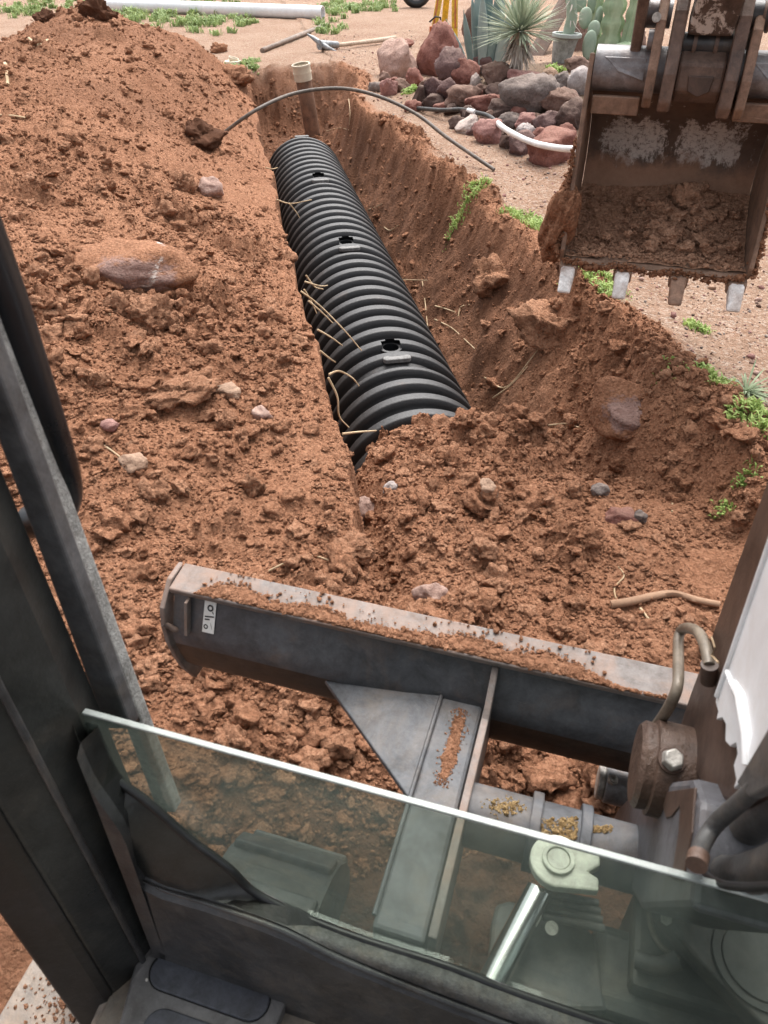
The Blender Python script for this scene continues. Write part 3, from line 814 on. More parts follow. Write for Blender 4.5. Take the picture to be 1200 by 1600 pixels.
# ------------------------------------------------------------------ upright riser, white pipe and other things behind the trench
def g_at(px, py): return hit(px, py)
x_, y_ = to_xy(6.55, .0)
p0 = P(487, 200, 9.0); p1 = P(470, 100, 8.55)
root = empty("riser_pipe", p0); tag(root, "upright cream-topped riser pipe standing at the trench's far end", "pipe")
ax = (p1 - p0)
L0 = Vector((0, 0, 0))
MB().ring(L0 - ax * .1, ax * .80, .088, .078).build("pipe", M_PIPE_MUD, root, 40)
cpl = MB().ring(ax * .76, ax * 1.0, .1, .086); cpl.ring(ax * .87, ax * .885, .104, .086).ring(ax * .97, ax * 1.0, .106, .086)
cpl.build("coupling", M_CREAMPVC, root, 40)

def lying_pipe(name, a, b, r, mat, label, cat, lift=1.0, bore=.85):
    pa, _ = flat(*a); pb, _ = flat(*b)
    pa.z += r * lift; pb.z += r * lift
    m = (pa + pb) / 2
    root = empty(name, m); tag(root, label, cat)
    return root, pa - m, pb - m
root, a_, b_ = lying_pipe("white_pipe", (150, 17), (505, 31), .105, M_PVC, "long white plastic pipe lying on the grassy yard behind the heap", "pipe")
MB().ring(a_, b_, .105, .095, 32).build("pipe", M_PVC, root, 40)
root, a_, b_ = lying_pipe("steel_rod", (410, 83), (511, 42), .03, M_WOODDK, "thin brown rod lying on bare ground below the white pipe", "rod")
MB().tube([a_, a_.lerp(b_, .5) + Vector((.01, 0, .01)), b_], .032, 10).build("rod", paint_mat("brown_rod", (.16, .12, .095), (.26, .2, .16), .7), root, 40)
# cream pipe fitting on the ground
g, t = hit(364, 102)
root = empty("pipe_fitting", g); tag(root, "round cream pipe fitting lying beside the heap's foot", "pipe fitting")
MB().ring((0, 0, .0), (0, 0, .05), .1, .05).build("flange", M_CREAMPVC, root, 40, .006)
MB().ring((.01, 0, .05), (.02, .0, .085), .062, .05).build("socket", M_CREAMPVC, root, 40, .004)
# pickaxe
h0, _ = flat(502, 82); h1, _ = flat(618, 66)
root = empty("pickaxe", h0); tag(root, "pickaxe with a pale wooden handle lying behind the trench", "pickaxe")
hv = h1 - h0; hv.z = 0; hd = hv.normalized(); side = Vector((-hd.y, hd.x, 0))
Z = Vector((0, 0, 1))
MB().tube([hd * .1 + Z * .06, hd * (hv.length * .5) + Z * .055, hv + Z * .05], [.03, .026, .034], 10).build("handle", M_WOOD, root, 50)
hp = [side * .2 + Z * .2 - hd * .06, side * .1 + Z * .15 - hd * .02, Z * .1 + hd * .0, -side * .1 + Z * .06 + hd * .03, -side * .18 + Z * .01 + hd * .12]
MB().tube(spline(hp, 6), [.008 + .028 * math.sin(math.pi * min(1, (i + 1) / 26)) for i in range(25)], 8).build("head", M_IRON, root, 50)
MB().tube([hd * -.03 + Z * .09, hd * .3 + Z * .065], [.06, .04], 12).build("collar", M_IRON, root, 50)
# arched conduit over the trench
cpts = [P(340, 212, 5.45), P(352, 207, 5.5), P(400, 172, 5.75), P(460, 146, 6.0), P(530, 138, 6.05), P(590, 150, 6.0), P(650, 178, 5.9), P(700, 216, 5.75), P(772, 268, 5.5)]
e_, _ = hit(772, 268); cpts[-1] = e_ + Vector((0, 0, .012)); e0, _ = hit(349, 208); cpts[1] = e0; cpts[0] = e0 + (e0 - cpts[2]) * .15
tt = (cpts[-1] - Vector((0, 0, CAM_H))).length
root = MB().tube(spline(cpts, 10), .0135, 10).build("conduit", M_CONDUIT, None, 60)
tag(root, "thin dark conduit arching over the trench from heap to yard", "conduit")
# irrigation tube over the rocks
def rel(px, py, t): return P(px, py, t)
def over(px, py, d): g_, t_ = hit(px, py); return P(px, py, t_ - d)
ir = [over(652, 169, .1), over(690, 172, .2), over(722, 171, .25), over(745, 176, .3), over(765, 182, .32), over(790, 202, .42), over(830, 222, .48), over(870, 231, .5), over(900, 233, .5)]
_old = [P(652, 169, 6.95), P(690, 172, 6.85), P(722, 171, 6.8), P(745, 176, 6.75), P(765, 182, 6.6), P(790, 202, 6.3), P(830, 222, 6.05), P(870, 231, 5.95), P(900, 233, 5.9)]
root = empty("irrigation_tube", hit(722, 176)[0]); tag(root, "black and white irrigation tube laid across the garden rocks", "irrigation tube")
ro_ = root.location.copy(); sp_pts = [q - ro_ for q in spline(ir, 8)]
MB().tube(sp_pts[:20], .017, 8).build("black_section", M_IRRIG, root, 60)
MB().tube(sp_pts[19:24] , .02, 8).build("joiner", M_IRRIGW, root, 60)
MB().tube(sp_pts[24:42], .017, 8).build("black_section", M_IRRIG, root, 60)
MB().tube(sp_pts[36:], .0225, 8).build("white_section", M_IRRIGW, root, 60)

# ------------------------------------------------------------------ garden rocks
GR = "rocks heaped round the cactus bed"
rocks = [
 (628, 101, 60, 56, 'blush', "pale pinkish boulder at the left end of the rock bed"),
 (684, 94, 56, 78, 'red', "tall smooth red-brown boulder, largest upright stone of the rock bed"),
 (706, 110, 50, 50, 'purple', "pitted dark rock leaning against the tall red-brown boulder"),
 (727, 117, 38, 38, 'red', "red triangular rock right of the pitted dark rock"),
 (751, 98, 32, 20, 'purple', "flat purplish rock at the foot of the blue agave"),
 (753, 111, 18, 14, 'grey', "small grey pebble wedged under the flat purplish rock"),
 (775, 119, 50, 33, 'brown', "dark brown blocky rock in front of the yucca skirt"),
 (822, 123, 44, 26, 'pink', "salmon rock under the right side of the yucca"),
 (797, 144, 22, 25, 'tan', "small ochre stone beside the big grey lava boulder"),
 (774, 141, 29, 18, 'dark', "small dark stone left of the ochre stone"),
 (744, 130, 17, 24, 'pale', "white pointed stone standing between red and brown rocks"),
 (752, 141, 20, 14, 'brown', "little brown stone below the white pointed stone"),
 (705, 146, 38, 33, 'purple', "round purple rock below the pitted dark rock"),
 (677, 141, 29, 29, 'purple', "purple rock at the base of the tall red-brown boulder"),
 (656, 150, 21, 26, 'dark', "small dark block rock left of the purple one, above the weeds"),
 (678, 160, 30, 20, 'dark', "low dark rock just above the start of the irrigation tube"),
 (726, 154, 50, 33, 'brown', "broad brown slab rock beside the long red stone"),
 (757, 160, 56, 25, 'red', "long red stone lying above the irrigation tube joint"),
 (838, 150, 82, 58, 'grey', "biggest grey lava boulder, pitted and pale topped"),
 (908, 132, 40, 44, 'lichen', "whitish lichen-covered rock beside the bucket"),
 (903, 103, 46, 24, 'brown', "grey-brown rock behind the whitish lichen rock"),
 (881, 128, 28, 26, 'grey', "mauve-grey rock between the lava boulder and the whitish rock"),
 (878, 162, 56, 33, 'brown', "brown rock below the whitish lichen rock"),
 (895, 185, 46, 42, 'dark', "dark rock touching the bucket's left side plate"),
 (856, 193, 40, 33, 'purple', "rounded grey-purple rock under the lava boulder's right end"),
 (826, 190, 39, 23, 'pink', "pink mottled rock under the lava boulder"),
 (819, 205, 30, 25, 'lichen', "light grey smooth rock just above the white tube"),
 (797, 191, 30, 23, 'grey', "pinkish grey rock beside the black tube section"),
 (764, 210, 42, 35, 'pink', "pink rock at the front edge of the bed, by the gravel"),
 (864, 234, 70, 56, 'red', "big red rock under the white tube next to the bucket"),
 (815, 227, 39, 35, 'purple', "purple-grey rock left of the big red front rock"),
 (794, 222, 24, 24, 'dark', "dark stone between the pink front rock and purple-grey rock"),
 (730, 197, 36, 20, 'pale', "long white bone-shaped stone at the front of the bed"),
 (742, 203, 26, 18, 'purple', "small purple stone right of the bone-shaped white stone"),
 (713, 192, 24, 22, 'dark', "dark stone left of the bone-shaped white stone"),
 (733, 180, 29, 23, 'dark', "dark stone above the bone-shaped white stone"),
 (762, 187, 32, 23, 'brown', "brown stone under the white tube joiner"),
 (791, 173, 46, 28, 'dark', "wide dark rock between long red stone and lava boulder"),
 (648, 125, 27, 25, 'red', "red-brown rock between pale boulder and tall red-brown boulder"),
 (627, 137, 27, 19, 'brown', "brownish rock under the pale pinkish boulder"),
 (607, 139, 25, 32, 'pink', "upright pink rock at the trench-side end of the bed"),
 (587, 137, 20, 18, 'grey', "small grey stone at the far left tip of the bed"),
 (645, 167, 25, 18, 'red', "reddish stone beside the weed tuft at the tube's start"),
 (634, 69, 19, 13, 'red', "small red clod right of the pickaxe handle tip"),
 (860, 116, 24, 15, 'tan', "flat tan stone between yucca and plastic pot"),
 (985, 62, 50, 46, 'brown', "smooth brown boulder behind the bucket, right of the columnar cactus"),
 (740, 50, 34, 60, 'brown', "brown boulder behind the narrow agave leaf"),
 (915, 60, 40, 60, 'brown', "shaded brown boulder behind the prickly pear"),
 (618, 128, 18, 14, 'red', "little red chip under the pale pinkish boulder's right side"),
 (664, 132, 18, 16, 'brown', "small brown rock touching the tall red-brown boulder's left foot"),
 (690, 168, 22, 16, 'red', 'small red rock right at the start of the black tube section'),
 (706, 172, 22, 16, 'dark', 'small dark rock half under the black tube section'),
 (742, 148, 22, 18, 'red', 'small red rock beneath the white pointed stone'),
 (787, 158, 22, 16, 'brown', 'small brown rock under the ochre stone'),
 (812, 178, 24, 18, 'red', 'small red rock at the lower left of the lava boulder'),
 (846, 212, 24, 20, 'red', 'small red rock under the rounded grey-purple rock'),
 (838, 186, 22, 16, 'brown', "small brown rock right under the lava boulder's middle"),
 (780, 212, 22, 18, 'dark', 'small dark rock right of the pink front rock'),
 (884, 208, 28, 22, 'red', 'small red rock above the big red front rock, by the bucket'),
 (808, 134, 20, 14, 'brown', "little brown rock right of the ochre stone, at the lava boulder's top left"),
 (600, 122, 18, 14, 'brown', 'little brown rock behind the upright pink rock'),
 (1192, 330, 40, 60, 'dark', "dark rock seen past the bucket's right side"),
]
for i, (cx, cy, wd, ht, colr, lab) in enumerate(rocks):
    g, t = hit(cx, cy + ht * .3)
    t -= wd * t / F_PX * .15
    c = P(cx, cy, t)
    me = lump_mesh("rock", 500 + i * 3, 4, .34, 6, 1.2, .12)
    me.materials.append(STONE[colr])
    o = bpy.data.objects.new("rock", me)
    a = wd * t / F_PX / 2; b = ht * t / F_PX / 2
    o.scale = (a * 1.17, a * 1.05, b * 1.2)
    o.location = c
    o.rotation_euler = (random.uniform(-.15, .15), random.uniform(-.15, .15), random.uniform(-.5, .5))
    if 'bone' in lab: o.rotation_euler = (0, -.6, .3)
    link(o); tag(o, lab, "rock", GR)

# ------------------------------------------------------------------ plants of the bed
def leaf_blade(mb, base, tip, width, sag=0.0, thick=0.0, n=7, side=None, fold=.25, mi=0):
    base = Vector(base); tip = Vector(tip); d = tip - base
    sd = side if side is not None else d.cross(Vector((0, 0, 1)))
    if sd.length < 1e-5: sd = Vector((1, 0, 0))
    sd = sd.normalized(); nn = sd.cross(d).normalized()
    vs = []; fs = []
    for i in range(n + 1):
        t = i / n
        wv = width * (min(1, .55 + 1.1 * t) if t < .42 else 1) * (1 - max(0, (t - .42) / .58) ** 1.6)
        p_ = base + d * t - Vector((0, 0, sag * t * t))
        vs += [p_ - sd * wv + nn * wv * fold, p_, p_ + sd * wv + nn * wv * fold]
    for i in range(n):
        for j in range(2): fs.append((i * 3 + j, i * 3 + j + 1, i * 3 + j + 4, i * 3 + j + 3))
    mb.add(vs, fs, mi)
    return mb
# blue agave
g, t = hit(752, 104); root = empty("agave", g); tag(root, "blue-green agave with broad upright leaves behind the rocks", "agave")
sc_ = t / F_PX
for q_, (bx, by, tx, ty, wd_, dy) in enumerate(((-16, 0, -34, 80, 6, -.12), (-8, 0, -14, 128, 9, -.05), (4, 0, 0, 140, 11, .04), (16, 2, 24, 130, 10, .0), (26, 0, 44, 96, 8, .06), (0, -2, -8, 104, 8, -.2), (12, -3, 16, 112, 9, -.16), (-20, 0, -58, 66, 5, .05), (26, -2, 60, 60, 6, -.1), (20, -2, 36, 84, 7, -.18), (-4, -2, -22, 96, 6, -.1))):
    b_ = Vector((bx * sc_, dy * .4, -.03)); tip = Vector((tx * sc_, dy, ty * sc_))
    m_ = leaf_blade(MB(), b_, tip, wd_ * sc_, .03, 0, 9, Vector((1, .15, 0)), .5).build("leaf", (M_AGAVE, M_AGAVE2)[q_ % 2], root, 60)
    so = m_.modifiers.new("thick", 'SOLIDIFY'); so.thickness = .012
# narrow left leaf group is part of the agave above
# yucca
g, t = hit(806, 122); root = empty("yucca", g); tag(root, "spiky pale green yucca with a skirt of dry leaves", "yucca")
sc_ = t / F_PX; hc = 62 * sc_
MB().tube([(0, 0, -.02), (0, 0, hc)], [.05, .06], 10).build("trunk", M_YDEAD, root, 50)
mb = MB(); r_ = random.Random(5)
for i in range(330):
    el = r_.uniform(-.25, 1.5); az = r_.uniform(0, 6.283); L_ = r_.uniform(52, 76) * sc_
    d = Vector((math.cos(az) * math.cos(el), math.sin(az) * math.cos(el), math.sin(el)))
    b_ = Vector((0, 0, hc)) + d * .03
    leaf_blade(mb, b_, b_ + d * L_, .0075 + r_.uniform(0, .004), r_.uniform(0, .05), 0, 4, None, .4)
mb.build("green_leaves", M_YUCCA, root, 60)["kind"] = "stuff"
mb = MB()
for i in range(260):
    az = r_.uniform(0, 6.283); rr = r_.uniform(.5, 1) * 34 * sc_; zt = hc - r_.uniform(0, .15)
    b_ = Vector((math.cos(az) * .05, math.sin(az) * .05, zt)); tip = Vector((math.cos(az) * rr, math.sin(az) * rr, r_.uniform(-.02, .28)))
    leaf_blade(mb, b_, tip, .008, -.05, 0, 4, None, .3)
mb.build("dry_leaves", M_YDEAD, root, 60)["kind"] = "stuff"
# leaning timber
a_, _ = hit(845, 85); root = None
pa = P(836, 92, _ - .1); pb = P(912, -40, _ + .2)
d = (pb - pa); sd = Vector((1, .1, 0)) * .1
tb = MB().prism([pa - sd, pa + sd, pa + sd + Vector((.02, .22, 0)), pa - sd + Vector((0, .22, 0))], d).build("timber", M_WOODDK, None, None, .02)
tag(tb, "rough brown timber leaning behind the yucca and pot", "timber")
# plastic pot with its bare plant
g, t = hit(876, 97); sc_ = t / F_PX
root = empty("plant_pot", g); tag(root, "grey plastic pot with a pale rim beside the timber", "plant pot")
rb, rt, hp_ = 14 * sc_, 20 * sc_, 37 * sc_
pot = MB()
pr = [(0, .0), (rb, 0), (rt, hp_), (rt * .9, hp_), (rt * .87, hp_ * .8), (0, hp_ * .8)]
nn = 30; vs = []; fs = []
for (r, z) in pr: vs += [(r * math.cos(2 * math.pi * k / nn) + z * .12, r * math.sin(2 * math.pi * k / nn), z) for k in range(nn)]
for i in range(len(pr) - 1):
    for k in range(nn): fs.append((i * nn + k, i * nn + (k + 1) % nn, (i + 1) * nn + (k + 1) % nn, (i + 1) * nn + k))
pot.add(vs, fs).build("body", M_POT, root, 45)
MB().ring((hp_ * .12, 0, hp_ * .9), (hp_ * .125, 0, hp_ * 1.05), rt * 1.13, rt * .9, 30).build("rim", M_POTRIM, root, 40, .006)
st_ = root
o = empty("potted_cactus", g + Vector((hp_ * .12, 0, hp_ * .8))); tag(o, "young pale cactus stem growing in the grey pot", "cactus")
MB().tube([(0, 0, 0), (.02, 0, .1), (.03, 0, .2), (.0, 0, .35), (.02, 0, .55)], [.05, .06, .055, .05, .02], 10).build("stem", M_PEAR, o, 60)
mb = MB()
for i in range(60):
    a = r_.uniform(0, 6.28); z = r_.uniform(.1, .6); leaf_blade(mb, (.02, 0, z), (.02 + math.cos(a) * .16, math.sin(a) * .16, z + r_.uniform(-.12, .08)), .006, .02, 0, 3)
mb.build("spines", M_YDEAD, o, 60)["kind"] = "stuff"
# prickly pear
def pad(root, c, rx, rz, tilt, yaw, th=.035):
    bm = bmesh.new(); bmesh.ops.create_uvsphere(bm, u_segments=20, v_segments=12, radius=1)
    for v in bm.verts:
        f = .82 + .18 * (v.co.z + 1) / 2
        v.co = Vector((v.co.x * rx * f, v.co.y * th, v.co.z * rz))
    bm.transform(Matrix.Rotation(yaw, 4, 'Z') @ Matrix.Rotation(tilt, 4, 'Y'))
    me = bpy.data.meshes.new("pad"); bm.to_mesh(me); bm.free(); me.materials.append(M_PEAR)
    me.polygons.foreach_set("use_smooth", [True] * len(me.polygons))
    o = bpy.data.objects.new("pad", me); o.location = c; return link(o, root)
g, t = hit(918, 99); sc_ = t / F_PX
root = empty("prickly_pear", g); tag(root, "grey-green prickly pear with stacked round pads", "cactus")
for (px, py, w_, h_, tl, yw, dy) in ((920, 70, 20, 34, .05, .2, 0), (926, 46, 17, 22, .1, -.3, -.03), (914, 28, 20, 25, -.1, .3, 0), (930, 5, 22, 24, .1, .2, .05), (905, 5, 20, 20, -.2, -.4, 0), (893, 22, 12, 30, -.15, 1.0, .05), (890, -5, 16, 20, .2, .6, 0), (938, 28, 16, 25, .1, .8, .1), (912, -18, 22, 22, .0, .1, .05), (942, -12, 18, 22, .2, -.3, .05)):
    c = P(px, py, t) - g; c.y += dy - .02
    pad(root, c, w_ * sc_ * .62, h_ * sc_ * .6, tl, yw)
# columnar cactus, knobbly
g, t = hit(955, 92); sc_ = t / F_PX
root = empty("columnar_cactus", g); tag(root, "pale green columnar cactus with lumpy ribbed stems", "cactus")
def stem(path, r0, seed):
    rr = random.Random(seed); pts = spline(path, 9); n = 22; vs = []; fs = []
    for i, p_ in enumerate(pts):
        f = i / (len(pts) - 1)
        rad = r0 * (1 + .13 * math.sin(i * 2.1) + rr.uniform(-.07, .07)) * (1 if f < .85 else math.cos((f - .85) / .15 * 1.4))
        for k in range(n):
            a = 2 * math.pi * k / n; q = rad * (1 + .2 * math.cos(6 * a + .3 * math.sin(i * .9)) + rr.uniform(-.08, .08))
            vs.append((p_.x + q * math.cos(a), p_.y + q * math.sin(a), p_.z))
    for i in range(len(pts) - 1):
        for k in range(n): fs.append((i * n + k, i * n + (k + 1) % n, (i + 1) * n + (k + 1) % n, (i + 1) * n + k))
    return MB().add(vs, fs).build("stem", M_CACTUS, root, 60)
for j, (bx, wd_, tx, hh, dy) in enumerate(((-6, 14, -8, 130, 0), (16, 9, 28, 115, -.06), (-24, 8, -30, 90, .14), (30, 7, 38, 100, .05), (10, 12, 14, 26, -.15), (24, 9, 30, 20, -.12))):
    stem([(bx * sc_, dy, -.05), ((bx * .6 + tx * .4) * sc_, dy, hh * sc_ * .5), (tx * sc_, dy, hh * sc_)], wd_ * sc_, 60 + j)
# yellow tripod
g, t = hit(690, 58)
root = empty("survey_tripod", g); tag(root, "yellow tripod legs standing behind the tall red-brown boulder", "tripod")
sc_ = t / F_PX
top = Vector((12 * sc_, .25, 1.35))
for (bx, by) in ((-14, -.05), (20, -.05), (6, .5)):
    b_ = Vector((bx * sc_, by, 0)); d = top + Vector((bx * .15 * sc_, 0, 0)) - b_
    lg = MB().prism([b_ + Vector((-.045, -.015, 0)), b_ + Vector((.045, -.015, 0)), b_ + Vector((.045, .02, 0)), b_ + Vector((-.045, .02, 0))], d)
    lo = lg.build("leg", M_YELLOW, root, None, .004)
    MB().prism([b_ + Vector((-.012, -.024, .12)), b_ + Vector((.012, -.024, .12)), b_ + Vector((.012, -.017, .12)), b_ + Vector((-.012, -.017, .12))], d * .8).build("groove", M_ORANGE, lo)
MB().cyl(top + Vector((0, 0, -.03)), top + Vector((0, 0, .06)), .1).build("head_plate", M_YELLOW, root, 40)
b_ = Vector((-14 * sc_, -.05, 0))
MB().box(b_ + (top - b_) * .02 + Vector((0, -.01, .04)), (.12, .06, .16)).build("foot", M_ORANGE, root, None, .01)
MB().tube([b_ + Vector((-.06, -.04, .2)), b_ + Vector((.02, -.05, .27)), b_ + Vector((.1, -.04, .26)), b_ + Vector((.12, -.03, .05))], .014, 8).build("strap", M_STRAP, root, 60)
# dark wheel at the top edge
g, t = hit(650, 12)
root = empty("cart_wheel", g); tag(root, "dark cart wheel resting on the far yard at the top edge", "wheel")
vs = []; fs = []; n = 36; m_ = 10
for i in range(n):
    a = 2 * math.pi * i / n
    for j in range(m_):
        b2 = 2 * math.pi * j / m_; R_ = .24 + .07 * math.cos(b2)
        vs.append((R_ * math.cos(a), .08 * math.sin(b2), .3 + R_ * math.sin(a)))
for i in range(n):
    for j in range(m_): fs.append((i * m_ + j, i * m_ + (j + 1) % m_, ((i + 1) % n) * m_ + (j + 1) % m_, ((i + 1) % n) * m_ + j))
MB().add(vs, fs).build("tyre", M_RUBBER, root, 60)
MB().cyl((0, -.05, .3), (0, .05, .3), .19).build("rim", M_IRON, root, 40)

# ------------------------------------------------------------------ weeds (uncountable)
def weeds(px, py, w_, h_, n, hgt, mat, label, name="weeds", wide=.004, seed=1):
    r = np.random.default_rng(seed * 7 + int(px))
    vs = []; fs = []
    fn = flat if py < 60 else hit
    g0, t0 = fn(px, py); sx = w_ * t0 / F_PX / 2
    gb, _ = fn(px, py + h_ / 2); gt, _ = fn(px, max(py - h_ / 2, -60)); sy = min(abs(gt.y - gb.y) / 2, sx * (9 if py < 120 else 1.8))
    cy0 = (gt.y + gb.y) / 2
    an = r.uniform(0, 6.283, n); rad = np.sqrt(r.random(n)) * (.6 + .4 * np.sin(an * 3 + px))
    # weeds grow in small tufts
    tufts = max(4, n // 28); ta = r.uniform(0, 6.283, tufts); trd = np.sqrt(r.random(tufts))
    ti = r.integers(0, tufts, n)
    X = g0.x + (trd[ti] * np.cos(ta[ti])) * sx + r.normal(0, .008 + .13 * min(sx, .25), n)
    Y = cy0 + (trd[ti] * np.sin(ta[ti])) * sy + r.normal(0, .01 + .13 * min(sy, .25), n)
    Zh = height(X, Y)
    for i in range(n):
        a = r.uniform(0, 6.283); L_ = hgt * r.uniform(.4, 1.15); le = r.uniform(.2, 1.1) * L_
        b_ = Vector((X[i], Y[i], Zh[i] - .004)); dx = Vector((math.cos(a), math.sin(a), 0)); sd = Vector((-dx.y, dx.x, 0)) * wide * r.uniform(.6, 1.5)
        m_ = b_ + dx * le * .45 + Vector((0, 0, L_ * .7)); tp = b_ + dx * le + Vector((0, 0, L_ * r.uniform(.6, 1)))
        k = len(vs); vs += [b_ - sd * .5, b_ + sd * .5, m_ + sd, m_ - sd, tp]
        fs += [(k, k + 1, k + 2, k + 3), (k + 3, k + 2, k + 4, k + 4)]
    me = bpy.data.meshes.new(name); me.from_pydata(vs, [], [f if f[2] != f[3] else f[:3] for f in fs]); me.materials.append(mat)
    o = link(bpy.data.objects.new(name, me)); return tag(o, label, "weeds", kind="stuff")
W = [
 (75, 14, 150, 30, 1500, .12, M_GRASS2, "soft green grass behind the heap's left end"),
 (205, 34, 260, 60, 3400, .14, M_GRASS2, "thick green grass along the heap's crest below the white pipe"),
 (345, 42, 110, 30, 900, .1, M_GRASS2, "grass patch in front of the white pipe's middle"),
 (255, 6, 240, 10, 700, .1, M_GRASS2, "grass strip behind the white pipe"),
 (385, 103, 50, 16, 260, .06, M_GRASS2, "thin grass beside the cream fitting"),
 (525, 30, 60, 60, 900, .11, M_GRASS2, "grass tuft at the white pipe's right end"),
 (570, 12, 130, 20, 900, .1, M_GRASS2, "green grass on the far yard right of the white pipe"),
 (735, 312, 62, 40, 500, .035, M_GRASS, "small bright weeds on the trench's right edge"),
 (822, 345, 70, 44, 600, .04, M_GRASS, "bright weeds beside the bucket's left edge"),
 (940, 452, 80, 80, 900, .04, M_GRASS, "bright weeds under the bucket's teeth"),
 (1088, 515, 34, 40, 170, .035, M_GRASS, "little weed tuft below the bucket's third tooth"),
 (1120, 602, 44, 30, 280, .04, M_GRASS, "weed tuft left of the pale spiky weed"),
 (1188, 668, 50, 70, 520, .04, M_GRASS, "bright weeds at the right edge below the spiky weed"),
 (1165, 750, 22, 24, 70, .03, M_GRASS, "tiny weed sprout near the boom"),
 (1118, 800, 24, 20, 70, .03, M_GRASS, "tiny weed sprout in the right bank"),
 (640, 150, 22, 26, 180, .05, M_GRASS, "weed tuft among the rocks at the bed's left end"),
 (870, 106, 28, 14, 160, .05, M_GRASS, "weed tuft at the foot of the plastic pot"),
 (1040, 585, 60, 30, 60, .025, M_GRASS, "sparse sprouts on the sandy yard"),
]
for i, (px, py, w_, h_, n, hg, mt, lab) in enumerate(W): weeds(px, py, w_, h_, n, hg, mt, lab, "weeds", .0045 if py > 250 else .012, i + 1)
# pale spiky weed
g, t = hit(1165, 612); root = empty("spiky_weed", g); tag(root, "pale spiky weed sprawling at the photo's right edge", "weed")
mb = MB(); r_ = random.Random(9)
for i in range(90):
    a = r_.uniform(0, 6.283); el = r_.uniform(.1, .9); L_ = r_.uniform(.06, .17)
    d = Vector((math.cos(a) * math.cos(el), math.sin(a) * math.cos(el), math.sin(el)))
    leaf_blade(mb, (0, 0, 0), d * L_, .004, .03, 0, 4)
mb.build("leaves", M_SPIKE, root, 60)["kind"] = "stuff"

# ------------------------------------------------------------------ stones and clods that can be told apart
ST = "stones and lumps in the dug earth"
stones = [
 (200, 412, 165, 70, 'boulderL', "large half-buried pinkish boulder with a white scrape in the heap"),
 (985, 636, 118, 68, 'boulderR', "large dusty boulder half buried in the right trench bank"),
 (282, 284, 40, 36, 'M_SOIL_PALE', "rounded pale clod left of the whitish stone on the heap"),
 (329, 293, 36, 34, 'blush', "whitish stone on the heap beside the rounded pale clod"),
 (312, 208, 62, 34, 'M_SOIL_DARK', "dark damp clod hanging on the heap by the conduit's end"),  # dark lump placed for the shade of a hollow in the heap
 (152, 18, 44, 46, 'M_SOIL_DARK', "dark clod standing up on the crest of the heap"),
 (70, 28, 26, 24, 'M_SOIL_DARK', "dark round clod at the heap's upper left edge"),
 (340, 77, 22, 18, 'M_SOIL', "round clod on the heap's outline near the grass"),
 (365, 118, 50, 26, 'M_SOIL_PALE', "pale lump below the cream pipe fitting"),
 (566, 795, 50, 52, 'blush', "pale angular stone in the corner where mound meets left bank"),
 (762, 765, 32, 36, 'tan', "tan stone on the middle of the soil mound"),
 (611, 762, 22, 20, 'lichen', "small light grey stone near the top left of the mound"),
 (675, 928, 48, 52, 'blush', "white-streaked stone just behind the blade"),
 (938, 766, 28, 22, 'grey', "grey pebble at the foot of the right bank"),
 (975, 810, 54, 30, 'red', "red stone beside a grey one at the foot of the right bank"),
 (1000, 808, 24, 32, 'grey', "grey stone touching the red stone at the right bank's foot"),
 (905, 996, 30, 28, 'M_SOIL', "square soil lump behind the blade's right half"),
 (876, 983, 26, 24, 'M_SOIL_PALE', "pale lump left of the square soil lump behind the blade"),
 (357, 612, 44, 28, 'tan', "flat yellowish stone on the heap's lower face"),
 (232, 486, 66, 54, 'M_SOIL_PALE', "big crumbly clod below the large half-buried boulder"),
 (186, 478, 38, 40, 'M_SOIL_PALE', "clod left of the big crumbly clod under the boulder"),
 (150, 596, 34, 32, 'M_SOIL_PALE', "rounded dry clod near the grab handle, upper one of two"),
 (170, 663, 26, 20, 'pink', "small pinkish stone below the rounded dry clod by the handle"),
 (55, 428, 30, 26, 'M_SOIL_PALE', "roundish clod beside the grab handle's top"),
 (285, 608, 90, 44, 'M_SOIL_PALE', "wide crumbly lump in the middle of the heap's lower face"),
 (398, 762, 34, 44, 'M_SOIL_PALE', "upright dry lump near the foot of the left bank"),
 (410, 645, 30, 26, 'blush', "small pale pebble near the left trench edge"),
 (352, 655, 32, 28, 'M_SOIL_PALE', "dry round lump left of the small pale pebble"),
 (240, 770, 40, 40, 'M_SOIL_PALE', "dry lump at mid height between handle and blade"),
 (205, 722, 44, 26, 'tan', "flat tan slab of earth right of the grab handle's bend"),
 (550, 855, 60, 40, 'M_SOIL_PALE', "crumbly lump in the gap between left bank and mound"),
 (755, 856, 40, 30, 'M_SOIL_PALE', "lump of soil on the near face of the mound"),
 (920, 838, 34, 28, 'M_SOIL', "lump on the right flank of the mound"),
 (860, 505, 90, 60, 'M_SOIL_PALE', "big bulging lump on the right trench edge below the bucket"),
 (770, 430, 70, 50, 'M_SOIL_PALE', "rounded bulge on the right trench edge left of the bucket"),
 (885, 418, 28, 24, 'M_SOIL_DARK', "brown clod beside the bucket's left tooth"),
 (365, 1155, 56, 40, 'M_SOIL_PALE', "soil lump below the blade's left half, just above the glass"),
 (345, 1060, 40, 30, 'M_SOIL', "soil lump right under the blade's left end"),
]
MT = {'M_SOIL': M_SOIL, 'M_SOIL_PALE': M_SOIL_PALE, 'M_SOIL_DARK': M_SOIL_DARK}
